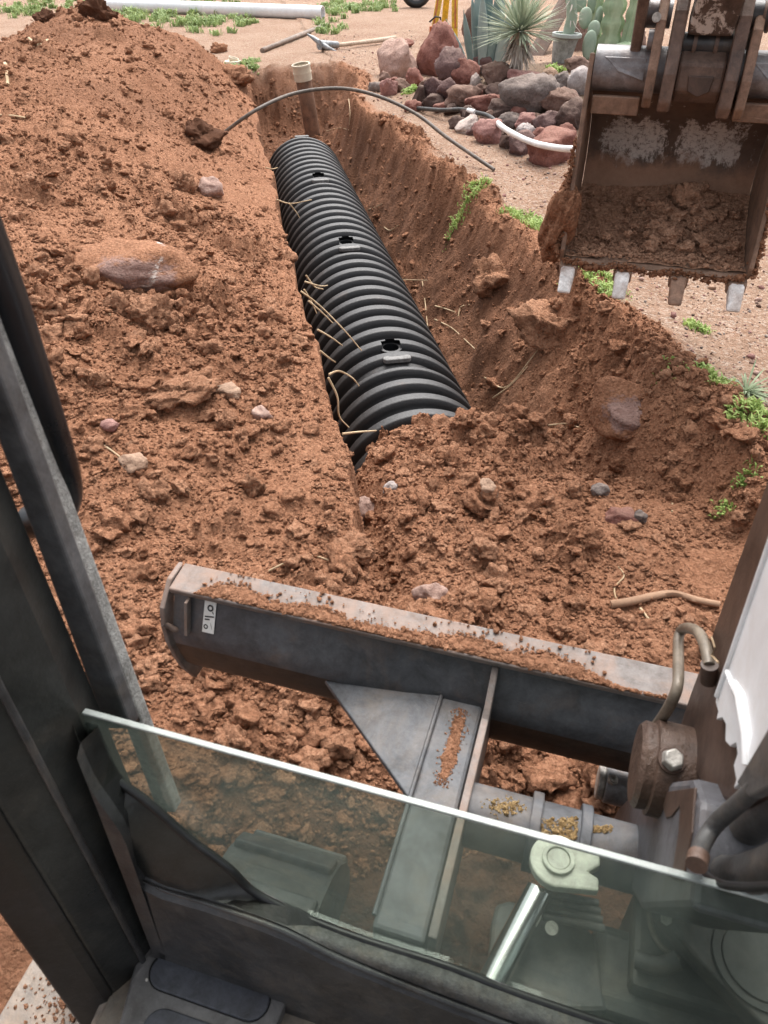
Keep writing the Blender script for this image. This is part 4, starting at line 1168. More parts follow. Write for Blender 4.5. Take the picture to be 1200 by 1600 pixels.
# boulders keep a skin of soil on top of pinkish stone
def boulder_mat(name, scrape):
    m, nt, bs = newmat(name)
    co = nd(nt, "ShaderNodeTexCoord").outputs["Object"]; gp = nd(nt, "ShaderNodeNewGeometry").outputs["Position"]
    st_c = ramp(nt, noise_(nt, gp, 22, 6, .7), [(.35, (.24, .14, .115)), (.65, (.38, .25, .21))])
    so = soil_color(nt, gp)
    sx = nd(nt, "ShaderNodeSeparateXYZ", {0: co})
    # bare stone shows in the middle of the near face, soil clings elsewhere
    d_ = nd(nt, "ShaderNodeVectorMath", {0: co, 1: (.1, -.75, .45) if scrape else (-.1, -.6, .6)}, operation='DISTANCE').outputs["Value"]
    f = math_(nt, 'MULTIPLY', math_(nt, 'SUBTRACT', math_(nt, 'ADD', d_, math_(nt, 'MULTIPLY', math_(nt, 'SUBTRACT', noise_(nt, co, 3.5, 7, .7), .5), 1.3)), .55), 5.0, True)
    c = mixc(nt, f, st_c, so)
    if scrape:
        wob = math_(nt, 'MULTIPLY', math_(nt, 'SUBTRACT', noise_(nt, co, 4, 6, .75), .5), .5)
        ln = math_(nt, 'ABSOLUTE', math_(nt, 'ADD', math_(nt, 'SUBTRACT', math_(nt, 'SUBTRACT', sx.outputs[0], .28), math_(nt, 'MULTIPLY', sx.outputs[2], .25)), wob))
        brk = math_(nt, 'MULTIPLY', math_(nt, 'SUBTRACT', noise_(nt, co, 11, 5, .7), .42), 8.0, True)
        ht_ = math_(nt, 'MULTIPLY', math_(nt, 'SUBTRACT', .55, math_(nt, 'ABSOLUTE', math_(nt, 'SUBTRACT', sx.outputs[2], .45))), 8.0, True)
        fs_ = math_(nt, 'MULTIPLY', math_(nt, 'MULTIPLY', math_(nt, 'MULTIPLY', math_(nt, 'SUBTRACT', .05, ln), 30.0, True), brk), ht_)
        c = mixc(nt, fs_, c, (.62, .54, .49))
    nt.links.new(c, bs.inputs["Base Color"]); bs.inputs["Roughness"].default_value = .92; bs.inputs["Specular IOR Level"].default_value = .15
    nt.links.new(soil_bump(nt, gp, .9), bs.inputs["Normal"])
    return m
MT['boulderL'] = boulder_mat("scraped_boulder", True); MT['boulderR'] = boulder_mat("bank_boulder", False)
for i, (cx, cy, wd, ht, mk, lab) in enumerate(stones):
    g, t = hit(cx, cy + ht * .25)
    c = P(cx, cy, t)
    isclod = mk.startswith('M_')
    me = lump_mesh("clod" if isclod else "stone", 900 + i * 5, 4, .5 if isclod else .3, 4 if isclod else 5, 1.5, .3 if isclod else .07)
    me.materials.append(MT.get(mk) or STONE[mk])
    o = bpy.data.objects.new("boulder" if mk.startswith('boulder') else ("earth_clod" if isclod else "stone"), me)
    a = wd * t / F_PX / 2; b = ht * t / F_PX / 2
    o.scale = (a * 1.12, a * .95, b * 1.15)
    o.location = c - Vector((0, 0, b * .2)); o.rotation_euler = (random.uniform(-.2, .2), random.uniform(-.2, .2), random.uniform(-.5, .5))
    if mk == 'boulderL': o.rotation_euler = (.25, .12, .1); o.scale = (a * 1.25, a * .8, b * 1.15); o.location.z -= b * .12
    if mk == 'boulderR': o.rotation_euler = (.3, .1, -.25); o.scale = (a * 1.35, a * .9, b * 1.2)
    link(o); tag(o, lab, "boulder" if mk.startswith('boulder') else ("clod" if isclod else "stone"), ST)

# ------------------------------------------------------------------ roots and straws
def strand(pts, r0, r1, mat, name, label, group, n=7):
    path = spline(pts, n); rs = [r0 + (r1 - r0) * i / (len(path) - 1) for i in range(len(path))]
    o = MB().tube(path, rs, 6).build(name, mat, None, 60)
    return tag(o, label, "root", group)
def edge_pt(px, py, t): return P(px, py, t)
RL = "dry roots hanging from the left trench edge"
rl = [[(470, 455), (500, 478), (537, 515), (565, 548)], [(482, 470), (505, 490), (520, 505)], [(478, 430), (492, 448), (505, 452)], [(496, 515), (517, 527), (535, 540)],
      [(500, 548), (515, 560), (524, 566)], [(514, 585), (530, 580), (550, 590), (561, 603)], [(513, 590), (527, 620), (530, 650), (545, 668)], [(535, 678), (560, 675), (588, 673)],
      [(432, 312), (455, 318), (487, 312)], [(452, 318), (462, 330), (468, 340)], [(476, 440), (500, 447), (512, 446)], [(475, 452), (486, 470), (495, 490)], [(415, 262), (425, 264), (434, 262)]]
rlab = ["long pale root curving down over the black chamber's ribs", "short twin root beside the long pale root over the chamber", "short straw tuft stub at the left trench edge", "pale root lying straight across two ribs",
        "tiny pale root stub above the curly brown root", "curly brown root with a frayed tip over the nearest chamber", "thin root hanging down past the curly brown root", "straight white root lying just above the soil mound",
        "straw stalk sticking out over the far chamber's left side", "frayed root fibre under the far straw stalk", "yellow straw lying across the chamber's left side", "bent straw below the yellow straw at the left edge", "small straw bits at the far chamber's left end"]
for q, lb in zip(rl, rlab):
    t = min(hit(q[0][0] - k_, q[0][1])[1] for k_ in (8, 20, 35, 50))
    pts = [P(a, b, t - .03 + .035 * i) for i, (a, b) in enumerate(q)]
    strand(pts, .0046, .0026, M_STRAW, "dry_root", lb, RL)
RR = "roots and straws on the right trench wall"
rr_ = [([(577, 429), (620, 436), (668, 438)], "long straw bridging from chamber to right wall"), ([(679, 499), (705, 512), (728, 532), (742, 545)], "pale bent root in the middle of the right wall"),
       ([(716, 495), (720, 480), (734, 476)], "hooked pale root above the bent root"), ([(757, 590), (790, 605), (830, 560), (856, 525)], "long thin root rising across the right wall"),
       ([(575, 328), (590, 322), (597, 318)], "short yellow straw low on the far right wall"), ([(770, 622), (800, 600), (825, 572)], "thin twig running beside the long thin root"),
       ([(660, 440), (664, 470), (668, 510)], "upright straw stalk against the right wall"), ([(680, 478), (695, 482), (712, 488)], "short root stub left of the hooked pale root"),
       ([(600, 355), (610, 360), (622, 352)], "small root fibre on the far right wall"), ([(855, 665), (885, 662), (905, 668)], "dry straw lying below the bank boulder"),
       ([(510, 205), (530, 200), (545, 203)], "white root on the trench's far end wall"), ([(545, 155), (547, 175), (546, 195)], "thin root hanging beside the riser pipe")]
for q, lb in rr_:
    pts = []
    for (a, b) in q:
        g, t = hit(a, b); pts.append(P(a, b, t - .02))
    strand(pts, .0045, .0025, M_STRAW, "dry_root", lb, RR)
RS = "sticks lying on the dug earth"
rs_ = [([(955, 945), (985, 940), (1020, 932), (1052, 928), (1090, 938), (1125, 945)], .014, M_ROOT, "thick brown root lying behind the blade near the boom"),
       ([(420, 892), (450, 878), (490, 869), (520, 878)], .003, M_STRAW, "curved straw above the blade's upper edge"), ([(145, 682), (165, 697), (188, 714)], .004, M_STRAW, "short pale twig by the grab handle's bend"),
       ([(170, 490), (200, 503), (232, 520)], .003, M_STRAW, "thin fibre under the big crumbly clod"), ([(968, 950), (960, 920), (975, 900), (966, 885)], .003, M_STRAW, "looped fibre beside the thick brown root"),
       ([(1000, 950), (1012, 965), (1020, 975)], .004, M_STRAW, "pale splinter crossing the thick brown root"), ([(1050, 800), (1052, 780), (1060, 785)], .004, M_STRAW, "pale forked twig on the right bank"),
       ([(8, 100), (11, 115), (12, 132)], .014, M_STRAW, "pale stick poking from the heap's left side"), ([(45, 60), (60, 70), (75, 62)], .012, M_STRAW, "straw stem on the heap's upper left crest"), ([(0, 180), (20, 181), (40, 184)], .007, M_STRAW, "thin straw at the left edge of the heap")]
for q, r0, mt, lb in rs_:
    pts = []
    for (a, b) in q:
        g, t = hit(a, b); pts.append(P(a, b, t - r0))
    strand(pts, r0, r0 * .7, mt, "dry_stick", lb, RS)

# ------------------------------------------------------------------ the excavator
EX = empty("mini_excavator", (0, 0, 0), -YAW)
tag(EX, "mini excavator seen from its cab, with blade, boom and muddy bucket", "excavator")
V3 = Vector
def plate(name, pts, ext, mat, parent, bevel=.002, smooth=None):
    return MB().prism(pts, ext).build(name, mat, parent, smooth, bevel)

# --- dozer blade
BL = .908; ZT = .55; A0, A1 = -.655, 1.03
blade = bpy.data.objects.new("dozer_blade", None); blade.empty_display_size = .1; link(blade, EX)
def swept(profile, a0, a1):
    return [V3((a0, BL + u, ZT + v)) for u, v in profile], V3((a1 - a0, 0, 0))
out = [(-.052, -.018), (-.066, -.05), (-.080, -.082), (-.086, -.104), (-.085, -.122), (-.077, -.160), (-.066, -.195), (-.045, -.228), (.0, -.262)]
inn = [(u + .014, v) for u, v in out[::-1]]
pts, ex_ = swept(out[:5] + [(-.071, -.122), (-.072, -.104), (-.066, -.082), (-.052, -.05), (-.038, -.018)], A0, A1)
MB().prism(pts, ex_).build("moldboard", M_BLADE, blade, 30)
pts, ex_ = swept(out[4:] + [(.0, -.250), (-.035, -.215), (-.052, -.19), (-.063, -.16), (-.071, -.1225)], A0, A1)
MB().prism(pts, ex_).build("lower_moldboard", M_BLADE_SHADE, blade, 30)
pts, ex_ = swept([(-.062, -.017), (-.064, -.004), (0, .004), (.002, -.008)], A0 - .004, A1 + .004)
MB().prism(pts, ex_).build("top_flange", M_STEEL_DUSTY, blade, 30, .003)
pts, ex_ = swept([(.002, -.25), (.016, -.25), (.04, -.32), (.026, -.32)], A0, A1)
MB().prism(pts, ex_).build("cutting_edge", M_BUCKET_STEEL, blade, 30, .002)
# left end plate with its loop
ep = [(.0, .004), (-.045, .002), (-.085, -.035), (-.094, -.075), (-.092, -.12), (-.082, -.17), (-.066, -.22), (-.04, -.275), (.02, -.28), (.0, -.22), (-.03, -.165), (-.055, -.125), (-.06, -.09), (-.05, -.04), (-.02, -.01)]
for aa in (A0 - .016, A1 + .006):
    pts = [V3((aa, BL + u, ZT + v)) for u, v in ep]
    MB().prism(pts, V3((.01, 0, 0))).build("end_plate", M_STEEL_DUSTY, blade, None, .002)
MB().tube([V3((A0 - .012, BL - .09, ZT - .07)), V3((A0 + .004, BL - .084, ZT - .085)), V3((A0 + .012, BL - .07, ZT - .10))], .006, 8).build("end_weld", M_STEEL_DUSTY, blade, 60)
MB().prism([V3((A0 + .03, BL - .058, ZT - .02)), V3((A0 + .036, BL - .058, ZT - .02)), V3((A0 + .036, BL - .078, ZT - .085)), V3((A0 + .03, BL - .078, ZT - .085))], V3((0, -.016, 0))).build("loop_bar", M_STEEL_DUSTY, blade, None, .001)
# sticker on the back of the blade, with its printed marks
def back_pt(a, v): 
    us = np.interp(-v, [.018, .05, .082, .104], [-.052, -.066, -.080, -.086]); return V3((a, BL + float(us) - .0015, ZT + v))
stk = MB().prism([back_pt(A0 + .062, -.022), back_pt(A0 + .085, -.022), back_pt(A0 + .083, -.078), back_pt(A0 + .060, -.078)], V3((0, -.001, 0))).build("sticker", M_STICKER, blade)
inkm = MB()
for (ca, cv, rr) in ((A0 + .074, -.033, .0062), (A0 + .067, -.067, .0045)):
    for k in range(12):
        a1_, a2_ = 2 * math.pi * k / 12, 2 * math.pi * (k + 1) / 12
        q = [back_pt(ca + r * math.cos(a), cv + r * math.sin(a)) + V3((0, -.0016, 0)) for a, r in ((a1_, rr), (a2_, rr), (a2_, rr * .5), (a1_, rr * .5))]
        inkm.add(q, [(0, 1, 2, 3)])
for (a0_, v0_, a1_, v1_) in ((A0 + .064, -.048, A0 + .082, -.046), (A0 + .078, -.038, A0 + .081, -.041), (A0 + .064, -.053, A0 + .074, -.052), (A0 + .076, -.058, A0 + .079, -.068)):
    q = [back_pt(a0_, v0_), back_pt(a1_, v1_), back_pt(a1_, v1_ - .0026), back_pt(a0_, v0_ - .0026)]
    inkm.add([p_ + V3((0, -.0016, 0)) for p_ in q], [(0, 1, 2, 3)])
inkm.build("printed_mark", M_INK, stk)
# the arms, gussets and cross tube of the blade
Za = .452
def arm_part(ac, side):
    a0, a1 = ac - .036, ac + .036
    m = MB(); m.box((ac, .6375, Za - .05), (.072, .405, .10)); m.build("blade_arm", M_ARM, blade, None, .006)
    m = MB(); m.box((a1 + .009, .6425, Za - .045), (.012, .415, .135)); ob = m.build("arm_side_plate", M_STEEL_DUSTY, blade, None, .002)
arm_c = -.113
arm_part(arm_c, 1); arm_part(.49, -1)
def up_to_blade(a, dz): return V3((a, BL - .068, ZT - .155 + dz))
# gusset plate: triangle welded between blade back and arm
g1 = on_b(498, 1048, BL - .066); g2 = V3((arm_c - .036, BL - .075, Za + .0)); g3 = V3((arm_c - .037, on_z(640, 1246, Za).y, Za - .004))
g1.z = min(g1.z, ZT - .13)
MB().prism([g1, g2 + V3((0, .0, .004)), g3], V3((0, 0, -.012))).build("gusset_plate", M_ARM, blade, None, .002)
MB().prism([V3((arm_c + .044 - .08, BL - .074, Za + .0)), V3((arm_c + .044, BL - .074, Za)), V3((arm_c + .044, BL - .06, ZT - .12)), V3((arm_c - .036, BL - .06, ZT - .14))], V3((0, .02, 0))).build("arm_end_pad", M_ARM, blade, None, .002)
MB().prism([V3((arm_c + .040, BL - .06, ZT - .02)), V3((arm_c + .040, BL - .16, Za - .01)), V3((arm_c + .040, BL - .02, Za - .09)), V3((arm_c + .040, BL - .02, ZT - .03))], V3((.011, 0, 0))).build("web_plate", M_STEEL_DUSTY, blade, None, .002)
wl_ = MB().tube([g1 + V3((0, -.003, .006)), g2 + V3((0, -.003, .009))], .005, 6); wl_.build("weld_bead", M_ARM, blade, 60)
MB().tube([V3((arm_c - .036, BL - .08, Za + .003)), V3((arm_c - .037, .6, Za + .001)), V3((arm_c - .037, .45, Za + .001))], .0035, 6).build("weld_bead", M_ARM, blade, 60)
# cross tube
ct0 = V3((arm_c + .04, .648, .42)); ct1 = V3((.62, .648, .42))
MB().cyl(ct0, ct1, .047, None, 28).build("cross_tube", M_ARM, blade, 40)
for px, wd_ in ((833, .016), (913, .016)):
    c_ = on_z(px, 1300, .44)
    MB().ring(V3((c_.x - wd_ / 2, .648, .42)), V3((c_.x + wd_ / 2, .648, .42)), .057, .045).build("tube_flange", M_ARM, blade, 40, .002)
# soil and sawdust lying on the machine
def heap_mesh(name, pts_fn, n, size, mat, parent, base=None):
    vs = []; fs = []; r = random.Random(77 + n)
    base = base or small
    arrs = [(np.array([v.co[:] for v in m_.vertices]), [tuple(p_.vertices) for p_ in m_.polygons]) for m_ in base]
    cnt = 0
    for i in range(n):
        c, sc1 = pts_fn(r); av, af = arrs[r.randrange(len(arrs))]
        rot = np.array(Matrix.Rotation(r.uniform(0, 6.28), 3, 'Z') @ Matrix.Rotation(r.uniform(-.6, .6), 3, 'X'))
        s1 = size * sc1 * (.45 * (1 - r.random() * .96) ** -.45)
        v_ = (av * (r.uniform(.7, 1.25), r.uniform(.7, 1.25), r.uniform(.5, .9))) @ rot.T * s1 + np.array(c)
        vs.append(v_); fs += [tuple(j + cnt for j in f) for f in af]; cnt += len(v_)
    me = bpy.data.meshes.new(name); me.from_pydata(np.concatenate(vs).tolist(), [], fs); me.materials.append(mat)
    o = bpy.data.objects.new(name, me); link(o, parent); o["kind"] = "stuff"
    return o
def smear(name, rows, mat, parent):                  # a thin uneven sheet of settled soil; rows of points across
    n_ = len(rows[0]); v_ = [q for rw in rows for q in rw]
    f_ = [(i * n_ + j, i * n_ + j + 1, (i + 1) * n_ + j + 1, (i + 1) * n_ + j) for i in range(len(rows) - 1) for j in range(n_ - 1)]
    o = raw_mesh(name, v_, np.array(f_), mat, True, parent); o["kind"] = "stuff"
    return o
def fl_z(u): return ZT + (u + .064) / .064 * .008 - .004
def fl_w(a):                                            # how wide the soil lies along the flange
    w_ = .030 + .010 * math.sin(a * 9 + 1) + .007 * math.sin(a * 31) + .016 * mnoise.noise(V3((a * 14, 3, 1))) + .010 * mnoise.noise(V3((a * 60, 7, 1)))
    return max(0, w_) * min(1, max(0, (a + .615) / .06)) * min(1, max(0, (.13 - a) / .12))
def on_flange(r):
    a = r.uniform(-.60, .125) if r.random() < .95 else r.uniform(.1, .2)
    w_ = max(fl_w(a), .002)
    u = -.062 + (r.random() if r.random() < .8 else abs(r.gauss(0, 1))) * w_
    u = min(u, -.003)
    return V3((a, BL + u, fl_z(u) + .003)), r.choice((.4, .5, .7, 1.0))
rows = []
for i in range(220):
    a = -.61 + .74 * i / 219; w_ = fl_w(a)
    rows.append([V3((a, BL - .063 + w_ * k / 7, fl_z(-.063 + w_ * k / 7) + (.0045 * math.sin(math.pi * (k + .3) / 7.4) * min(1, w_ / .02) + .002 * mnoise.noise(V3((a * 90, k * .8, 0)))) * (1 if 0 < k < 7 else 0) - (.002 if k in (0, 7) else 0))) for k in range(8)])
smear("soil_smear", rows, M_SOIL, blade)
heap_mesh("soil_strip", on_flange, 4200, .0042, M_SOIL, blade)
def on_arm(r):
    y = r.uniform(.66, .81); return V3((arm_c + .004 + r.gauss(0, .0065), y, Za + .0008)), r.choice((.3, .5, .7))
rows = []
for i in range(50):
    y = .672 + .125 * i / 49; w_ = max(.001, .011 + .006 * mnoise.noise(V3((y * 40, 1, 5)))) * min(1, i / 4, (49 - i) / 4)
    rows.append([V3((arm_c + .004 - w_ + 2 * w_ * k / 5, y, Za + (.0014 if 0 < k < 5 else -.0006))) for k in range(6)])
smear("soil_smear", rows, M_SOIL, blade)
heap_mesh("soil_patch", on_arm, 900, .0034, M_SOIL, blade)
def on_tube(r):
    q = r.random()
    if q < .3: c_ = on_z(r.gauss(790, 14), r.gauss(1262, 6), .462)
    elif q < .8: c_ = on_z(r.uniform(846, 902), r.uniform(1280, 1310), .464)
    else: c_ = on_z(r.uniform(922, 955), r.uniform(1292, 1302), .464)
    dy = c_.y - .648; z = .42 + math.sqrt(max(.047 ** 2 - dy * dy, .0002)); return V3((c_.x, c_.y, z)), r.choice((.5, .8, 1))
heap_mesh("sawdust", on_tube, 700, .0033, M_SAWDUST, blade)

# --- swing post, boom foot and boom
boom = bpy.data.objects.new("boom", None); boom.empty_display_size = .1; link(boom, EX)
# boom body (mud filmed) and white side cover
BA = .205
bp = [(1060, 1140), (1078, 1085), (1106, 1010), (1150, 885), (1203, 738), (1290, 500), (1700, 500), (1500, 1000), (1300, 1150), (1160, 1260), (1100, 1240)]
MB().prism([on_a(x, y, BA) for x, y in bp], V3((.16, 0, 0))).build("boom_body", M_BROWN, boom, None, .004)
wp = [(1300, 590), (1206, 838), (1120, 1086), (1118, 1098), (1122, 1112), (1119, 1124), (1128, 1121), (1134, 1132), (1133, 1158), (1140, 1166), (1150, 1160), (1152, 1178), (1146, 1196), (1150, 1218), (1146, 1232), (1156, 1222), (1206, 1128), (1400, 800), (1500, 590)]
wpl = MB().prism([on_a(x, y, BA - .008) for x, y in wp], V3((.006, 0, 0))).build("white_cover", M_WHITE, boom, None, .001)
MB().tube([on_a(1137, 1050, BA - .010), on_a(1158, 1090, BA - .010), on_a(1168, 1150, BA - .010), on_a(1164, 1195, BA - .010)], [.003, .006, .006, .003], 8).build("pressed_crease", M_WHITE, wpl, 60)
MB().tube([on_a(1300, 592, BA - .009), on_a(1206, 840, BA - .009), on_a(1121, 1088, BA - .009)], .0035, 8).build("cover_lip", M_WHITE, wpl, 60)
# dark lower guard right of the cover
gp = [(1206, 1128), (1150, 1222), (1170, 1245), (1300, 1180), (1300, 1000)]
MB().prism([on_a(x, y, BA - .014) for x, y in gp], V3((.01, 0, 0))).build("lower_guard", M_HOSE, boom, None, .002)
# pin boss with its bolt
bc = on_a(1052, 1206, .19)
def boss_line(a): return V3((a, bc.y, bc.z))
bz = MB(); prof = [(.140, .032), (.142, .050), (.148, .056), (.160, .055), (.162, .061), (.24, .061), (.242, .053), (.30, .053)]
bz.tube([boss_line(a) for a, r in prof], [r for a, r in prof], 36)
boss = bz.build("pin_boss", M_BOSS, boom, 35)
bo = on_a(1032, 1160, .158); bn = (V3((0, 0, CAM_H)) - bo).normalized()
rad_dir = V3((0, bo.y - bc.y, bo.z - bc.z)).normalized()
bbase = V3((.176, bc.y, bc.z)) + V3((0, -.42, .9)).normalized() * .058
bd_ = V3((0, -.42, .9)).normalized()
MB().cyl(bbase, bbase + bd_ * .006, .017, .016, 18).build("bolt_washer", M_BROWN, boss, 40)
MB().cyl(bbase + bd_ * .005, bbase + bd_ * .02, .0145, .012, 6).build("bolt_head", M_BOLT, boss, 30, .002)
wv = []
for k in range(26):
    a = math.radians(-30 + 210 * k / 25); wv.append(V3((.226 + .004 * math.sin(k * 2.3), bc.y - math.cos(a) * .0615, bc.z + math.sin(a) * .0615)))
MB().tube(wv, [.006 + .003 * math.sin(k * 3.1) for k in range(26)], 8).build("rough_weld", M_WELD, boss, 60)
# swing post body below the boss
swp = [(1000, 1225), (965, 1262), (945, 1300), (958, 1340), (1000, 1420), (1080, 1420), (1092, 1250), (1080, 1215)]
MB().prism([on_a(x, y, .178) for x, y in swp], V3((.09, 0, 0))).build("swing_post", M_POST, boom, None, .008)
bwp = [(1020, 1240), (1032, 1246), (1040, 1278), (1048, 1276), (1062, 1258), (1060, 1300), (1048, 1372), (1066, 1376), (1080, 1300), (1085, 1230)]
MB().prism([on_a(x, y, .176) for x, y in bwp], V3((.003, 0, 0))).build("mud_flap", M_BROWN, boom, None, .001)
# small grey pin left of the post
pc0 = on_a(936, 1222, .150)
MB().cyl(V3((.146, pc0.y, pc0.z)), V3((.160, pc0.y, pc0.z)), .031, None, 24).build("pin_cap", M_BOLT, boom, 40, .003)
MB().cyl(V3((.160, pc0.y, pc0.z)), V3((.25, pc0.y, pc0.z)), .035, None, 24).build("swing_pin", M_PIN, boom, 40, .003)
nb = V3((.170, pc0.y - .014, pc0.z + .034))
MB().cyl(nb, nb + V3((0, -.003, .01)), .010, None, 6).build("pin_nut", M_BOLT, boom, 30, .001)
MB().ring(nb + V3((0, -.003, .009)), nb + V3((0, -.004, .014)), .007, .0035, 12).build("pin_nut", M_BOLT, boom, 30)
# bent steel hydraulic tube
tp = [(1020, 1142), (1042, 1110), (1058, 1075), (1060, 1035), (1060, 1000), (1066, 984), (1080, 982), (1094, 992), (1103, 1014), (1108, 1040)]
tpts = [on_a(x, y, .165 + .003 * i) for i, (x, y) in enumerate(tp)]
MB().tube(spline(tpts, 6), .0072, 12).build("steel_pipe", M_TUBE, boom, 60)
MB().cyl(tpts[-1] + V3((0, 0, .002)), on_a(1107, 1064, .198), .010, .010, 14).build("pipe_fitting", M_BROWN, boom, 40)
MB().tube([on_a(1112, 996, .19), on_a(1117, 1012, .188), on_a(1112, 1024, .19), on_a(1122, 1035, .19)], .0013, 6).build("tie_wire", M_STRAW, boom, 60)
# hoses at lower right
hs = [[(1088, 1348), (1098, 1318), (1118, 1288), (1160, 1250), (1230, 1185)], .008, "thin_hose"], [[(1095, 1300), (1120, 1325), (1170, 1290), (1260, 1230)], .018, "thick_hose"], [[(1098, 1345), (1140, 1368), (1190, 1360), (1260, 1330)], .018, "thick_hose"]
for j, (pl, r, nm) in enumerate(hs):
    a_off = (.165, .205, .20)[j]
    pts = [on_a(x, y, a_off + .01 * i) for i, (x, y) in enumerate(pl)]
    MB().tube(spline(pts, 7), r, 14).build(nm, M_HOSE, boom, 60)
for (q0, q1, r_f) in (((1096, 1302, .207), (1106, 1314, .209), .021), ((1100, 1346, .203), (1114, 1354, .206), .021)):
    MB().tube([on_a(*q0), on_a(*q1)], r_f, 16).build("hose_ferrule", M_BOLT, boom, 40)
MB().tube([on_a(1088, 1352, .163), on_a(1092, 1336, .166)], .0095, 14).build("hose_clamp", M_MUDDY, boom, 60)
MB().tube(spline([on_a(1092, 1352, .18), on_a(1120, 1378, .19), on_a(1160, 1386, .2), on_a(1230, 1384, .21)], 6), .004, 8).build("cable", M_RUBBER, boom, 60)
MB().box((.36, .56, .32), (.34, .14, .14)).build("swing_frame", M_UNDER, boom, None, .01)

# boom continues overhead and carries the arm
bpath = [V3((.40, .85, 1.3)), V3((.36, 1.0, 1.7)), V3((.22, 1.7, 2.35)), V3((.15, 2.6, 2.45))]
MB().tube(spline(bpath, 6), [.11] * 13 + [.09] * 6, 4).build("boom_beam", M_WHITE, boom, None)
# --- bucket
BCa, BW = .135, .315
bucket = bpy.data.objects.new("bucket", None); bucket.empty_display_size = .1; link(bucket, EX)
a0, a1 = BCa - BW, BCa + BW
prof = [(3.04, 1.02), (3.16, .98), (3.27, .91), (3.34, .82), (3.36, .72), (3.33, .63), (3.25, .565), (3.14, .525), (3.02, .50), (2.93, .485)]
def shell_pts(off):
    out = []
    for i, (b, z) in enumerate(prof):
        p0_ = V3((0, *prof[max(i - 1, 0)])); p1_ = V3((0, *prof[min(i + 1, len(prof) - 1)])); t = (p1_ - p0_).normalized()
        n_ = V3((0, -t.z, t.y)); out.append(V3((0, b, z)) + n_ * off)
    return out
inner = [V3((0, b, z)) for b, z in prof]; outer = shell_pts(.016)
inner_s = spline(inner, 5); outer_s = spline(outer, 5)
poly = inner_s + outer_s[::-1]
# shell material: worn pale patches on the back plate
m, nt, bs = newmat("bucket_back_plate")
co = nd(nt, "ShaderNodeTexCoord").outputs["Object"]
sx = nd(nt, "ShaderNodeSeparateXYZ", {0: co})
base = ramp(nt, noise_(nt, co, 5, 7, .7), [(.35, (.085, .06, .047)), (.65, (.18, .125, .098))])
sc_n = nd(nt, "ShaderNodeVectorMath", {0: co, 1: (20, 20, 8)}, operation='MULTIPLY').outputs[0]
fl = noise_(nt, sc_n, 1.0, 9, .78)
za = math_(nt, 'MULTIPLY', math_(nt, 'SUBTRACT', .12, math_(nt, 'ABSOLUTE', math_(nt, 'SUBTRACT', sx.outputs[2], .81))), 12.0, True)
def lobe(c_, w_): return math_(nt, 'MULTIPLY', math_(nt, 'SUBTRACT', w_, math_(nt, 'ABSOLUTE', math_(nt, 'SUBTRACT', sx.outputs[0], c_))), 14.0, True)
xa = math_(nt, 'MAXIMUM', lobe(BCa - .14, .14), lobe(BCa + .13, .15))
wz = math_(nt, 'MULTIPLY', math_(nt, 'SUBTRACT', math_(nt, 'ADD', fl, math_(nt, 'MULTIPLY', math_(nt, 'MULTIPLY', za, xa), .26)), .60), 14.0, True)
wz = math_(nt, 'MULTIPLY', wz, math_(nt, 'MULTIPLY', math_(nt, 'SUBTRACT', noise_(nt, co, 55, 6, .8), .36), 7.0, True))
c = mixc(nt, wz, base, (.62, .58, .54))
lowm = math_(nt, 'MULTIPLY', math_(nt, 'SUBTRACT', math_(nt, 'ADD', .76, math_(nt, 'MULTIPLY', math_(nt, 'SUBTRACT', noise_(nt, co, 8, 6, .7), .5), .25)), sx.outputs[2]), 14.0, True)
c = mixc(nt, lowm, c, mixc(nt, noise_(nt, co, 30, 6, .75), (.24, .125, .075), (.46, .27, .175)))
nt.links.new(c, bs.inputs["Base Color"]); bs.inputs["Roughness"].default_value = .7
b = bump_(nt, noise_(nt, co, 40, 7, .7), .4, .008); b = bump_(nt, fl, .3, .003, b); nt.links.new(b, bs.inputs["Normal"])
M_BACK = m
MB().prism([p_ + V3((a0, 0, 0)) for p_ in poly], V3((a1 - a0, 0, 0))).build("shell", M_BACK, bucket, 40)
# side plates
side = [(2.985, 1.135), (3.04, 1.12), (3.17, 1.0), (3.29, .93), (3.37, .83), (3.385, .72), (3.35, .62), (3.26, .545), (3.14, .505), (2.97, .465), (2.91, .472), (2.885, .52), (2.90, .60), (2.93, .75), (2.955, .95)]
for k, aa in enumerate((a0 - .018, a1 + .002)):
    MB().prism([V3((aa, b, z)) for b, z in side], V3((.016, 0, 0))).build("side_plate", M_RUSTY, bucket, None, .004)
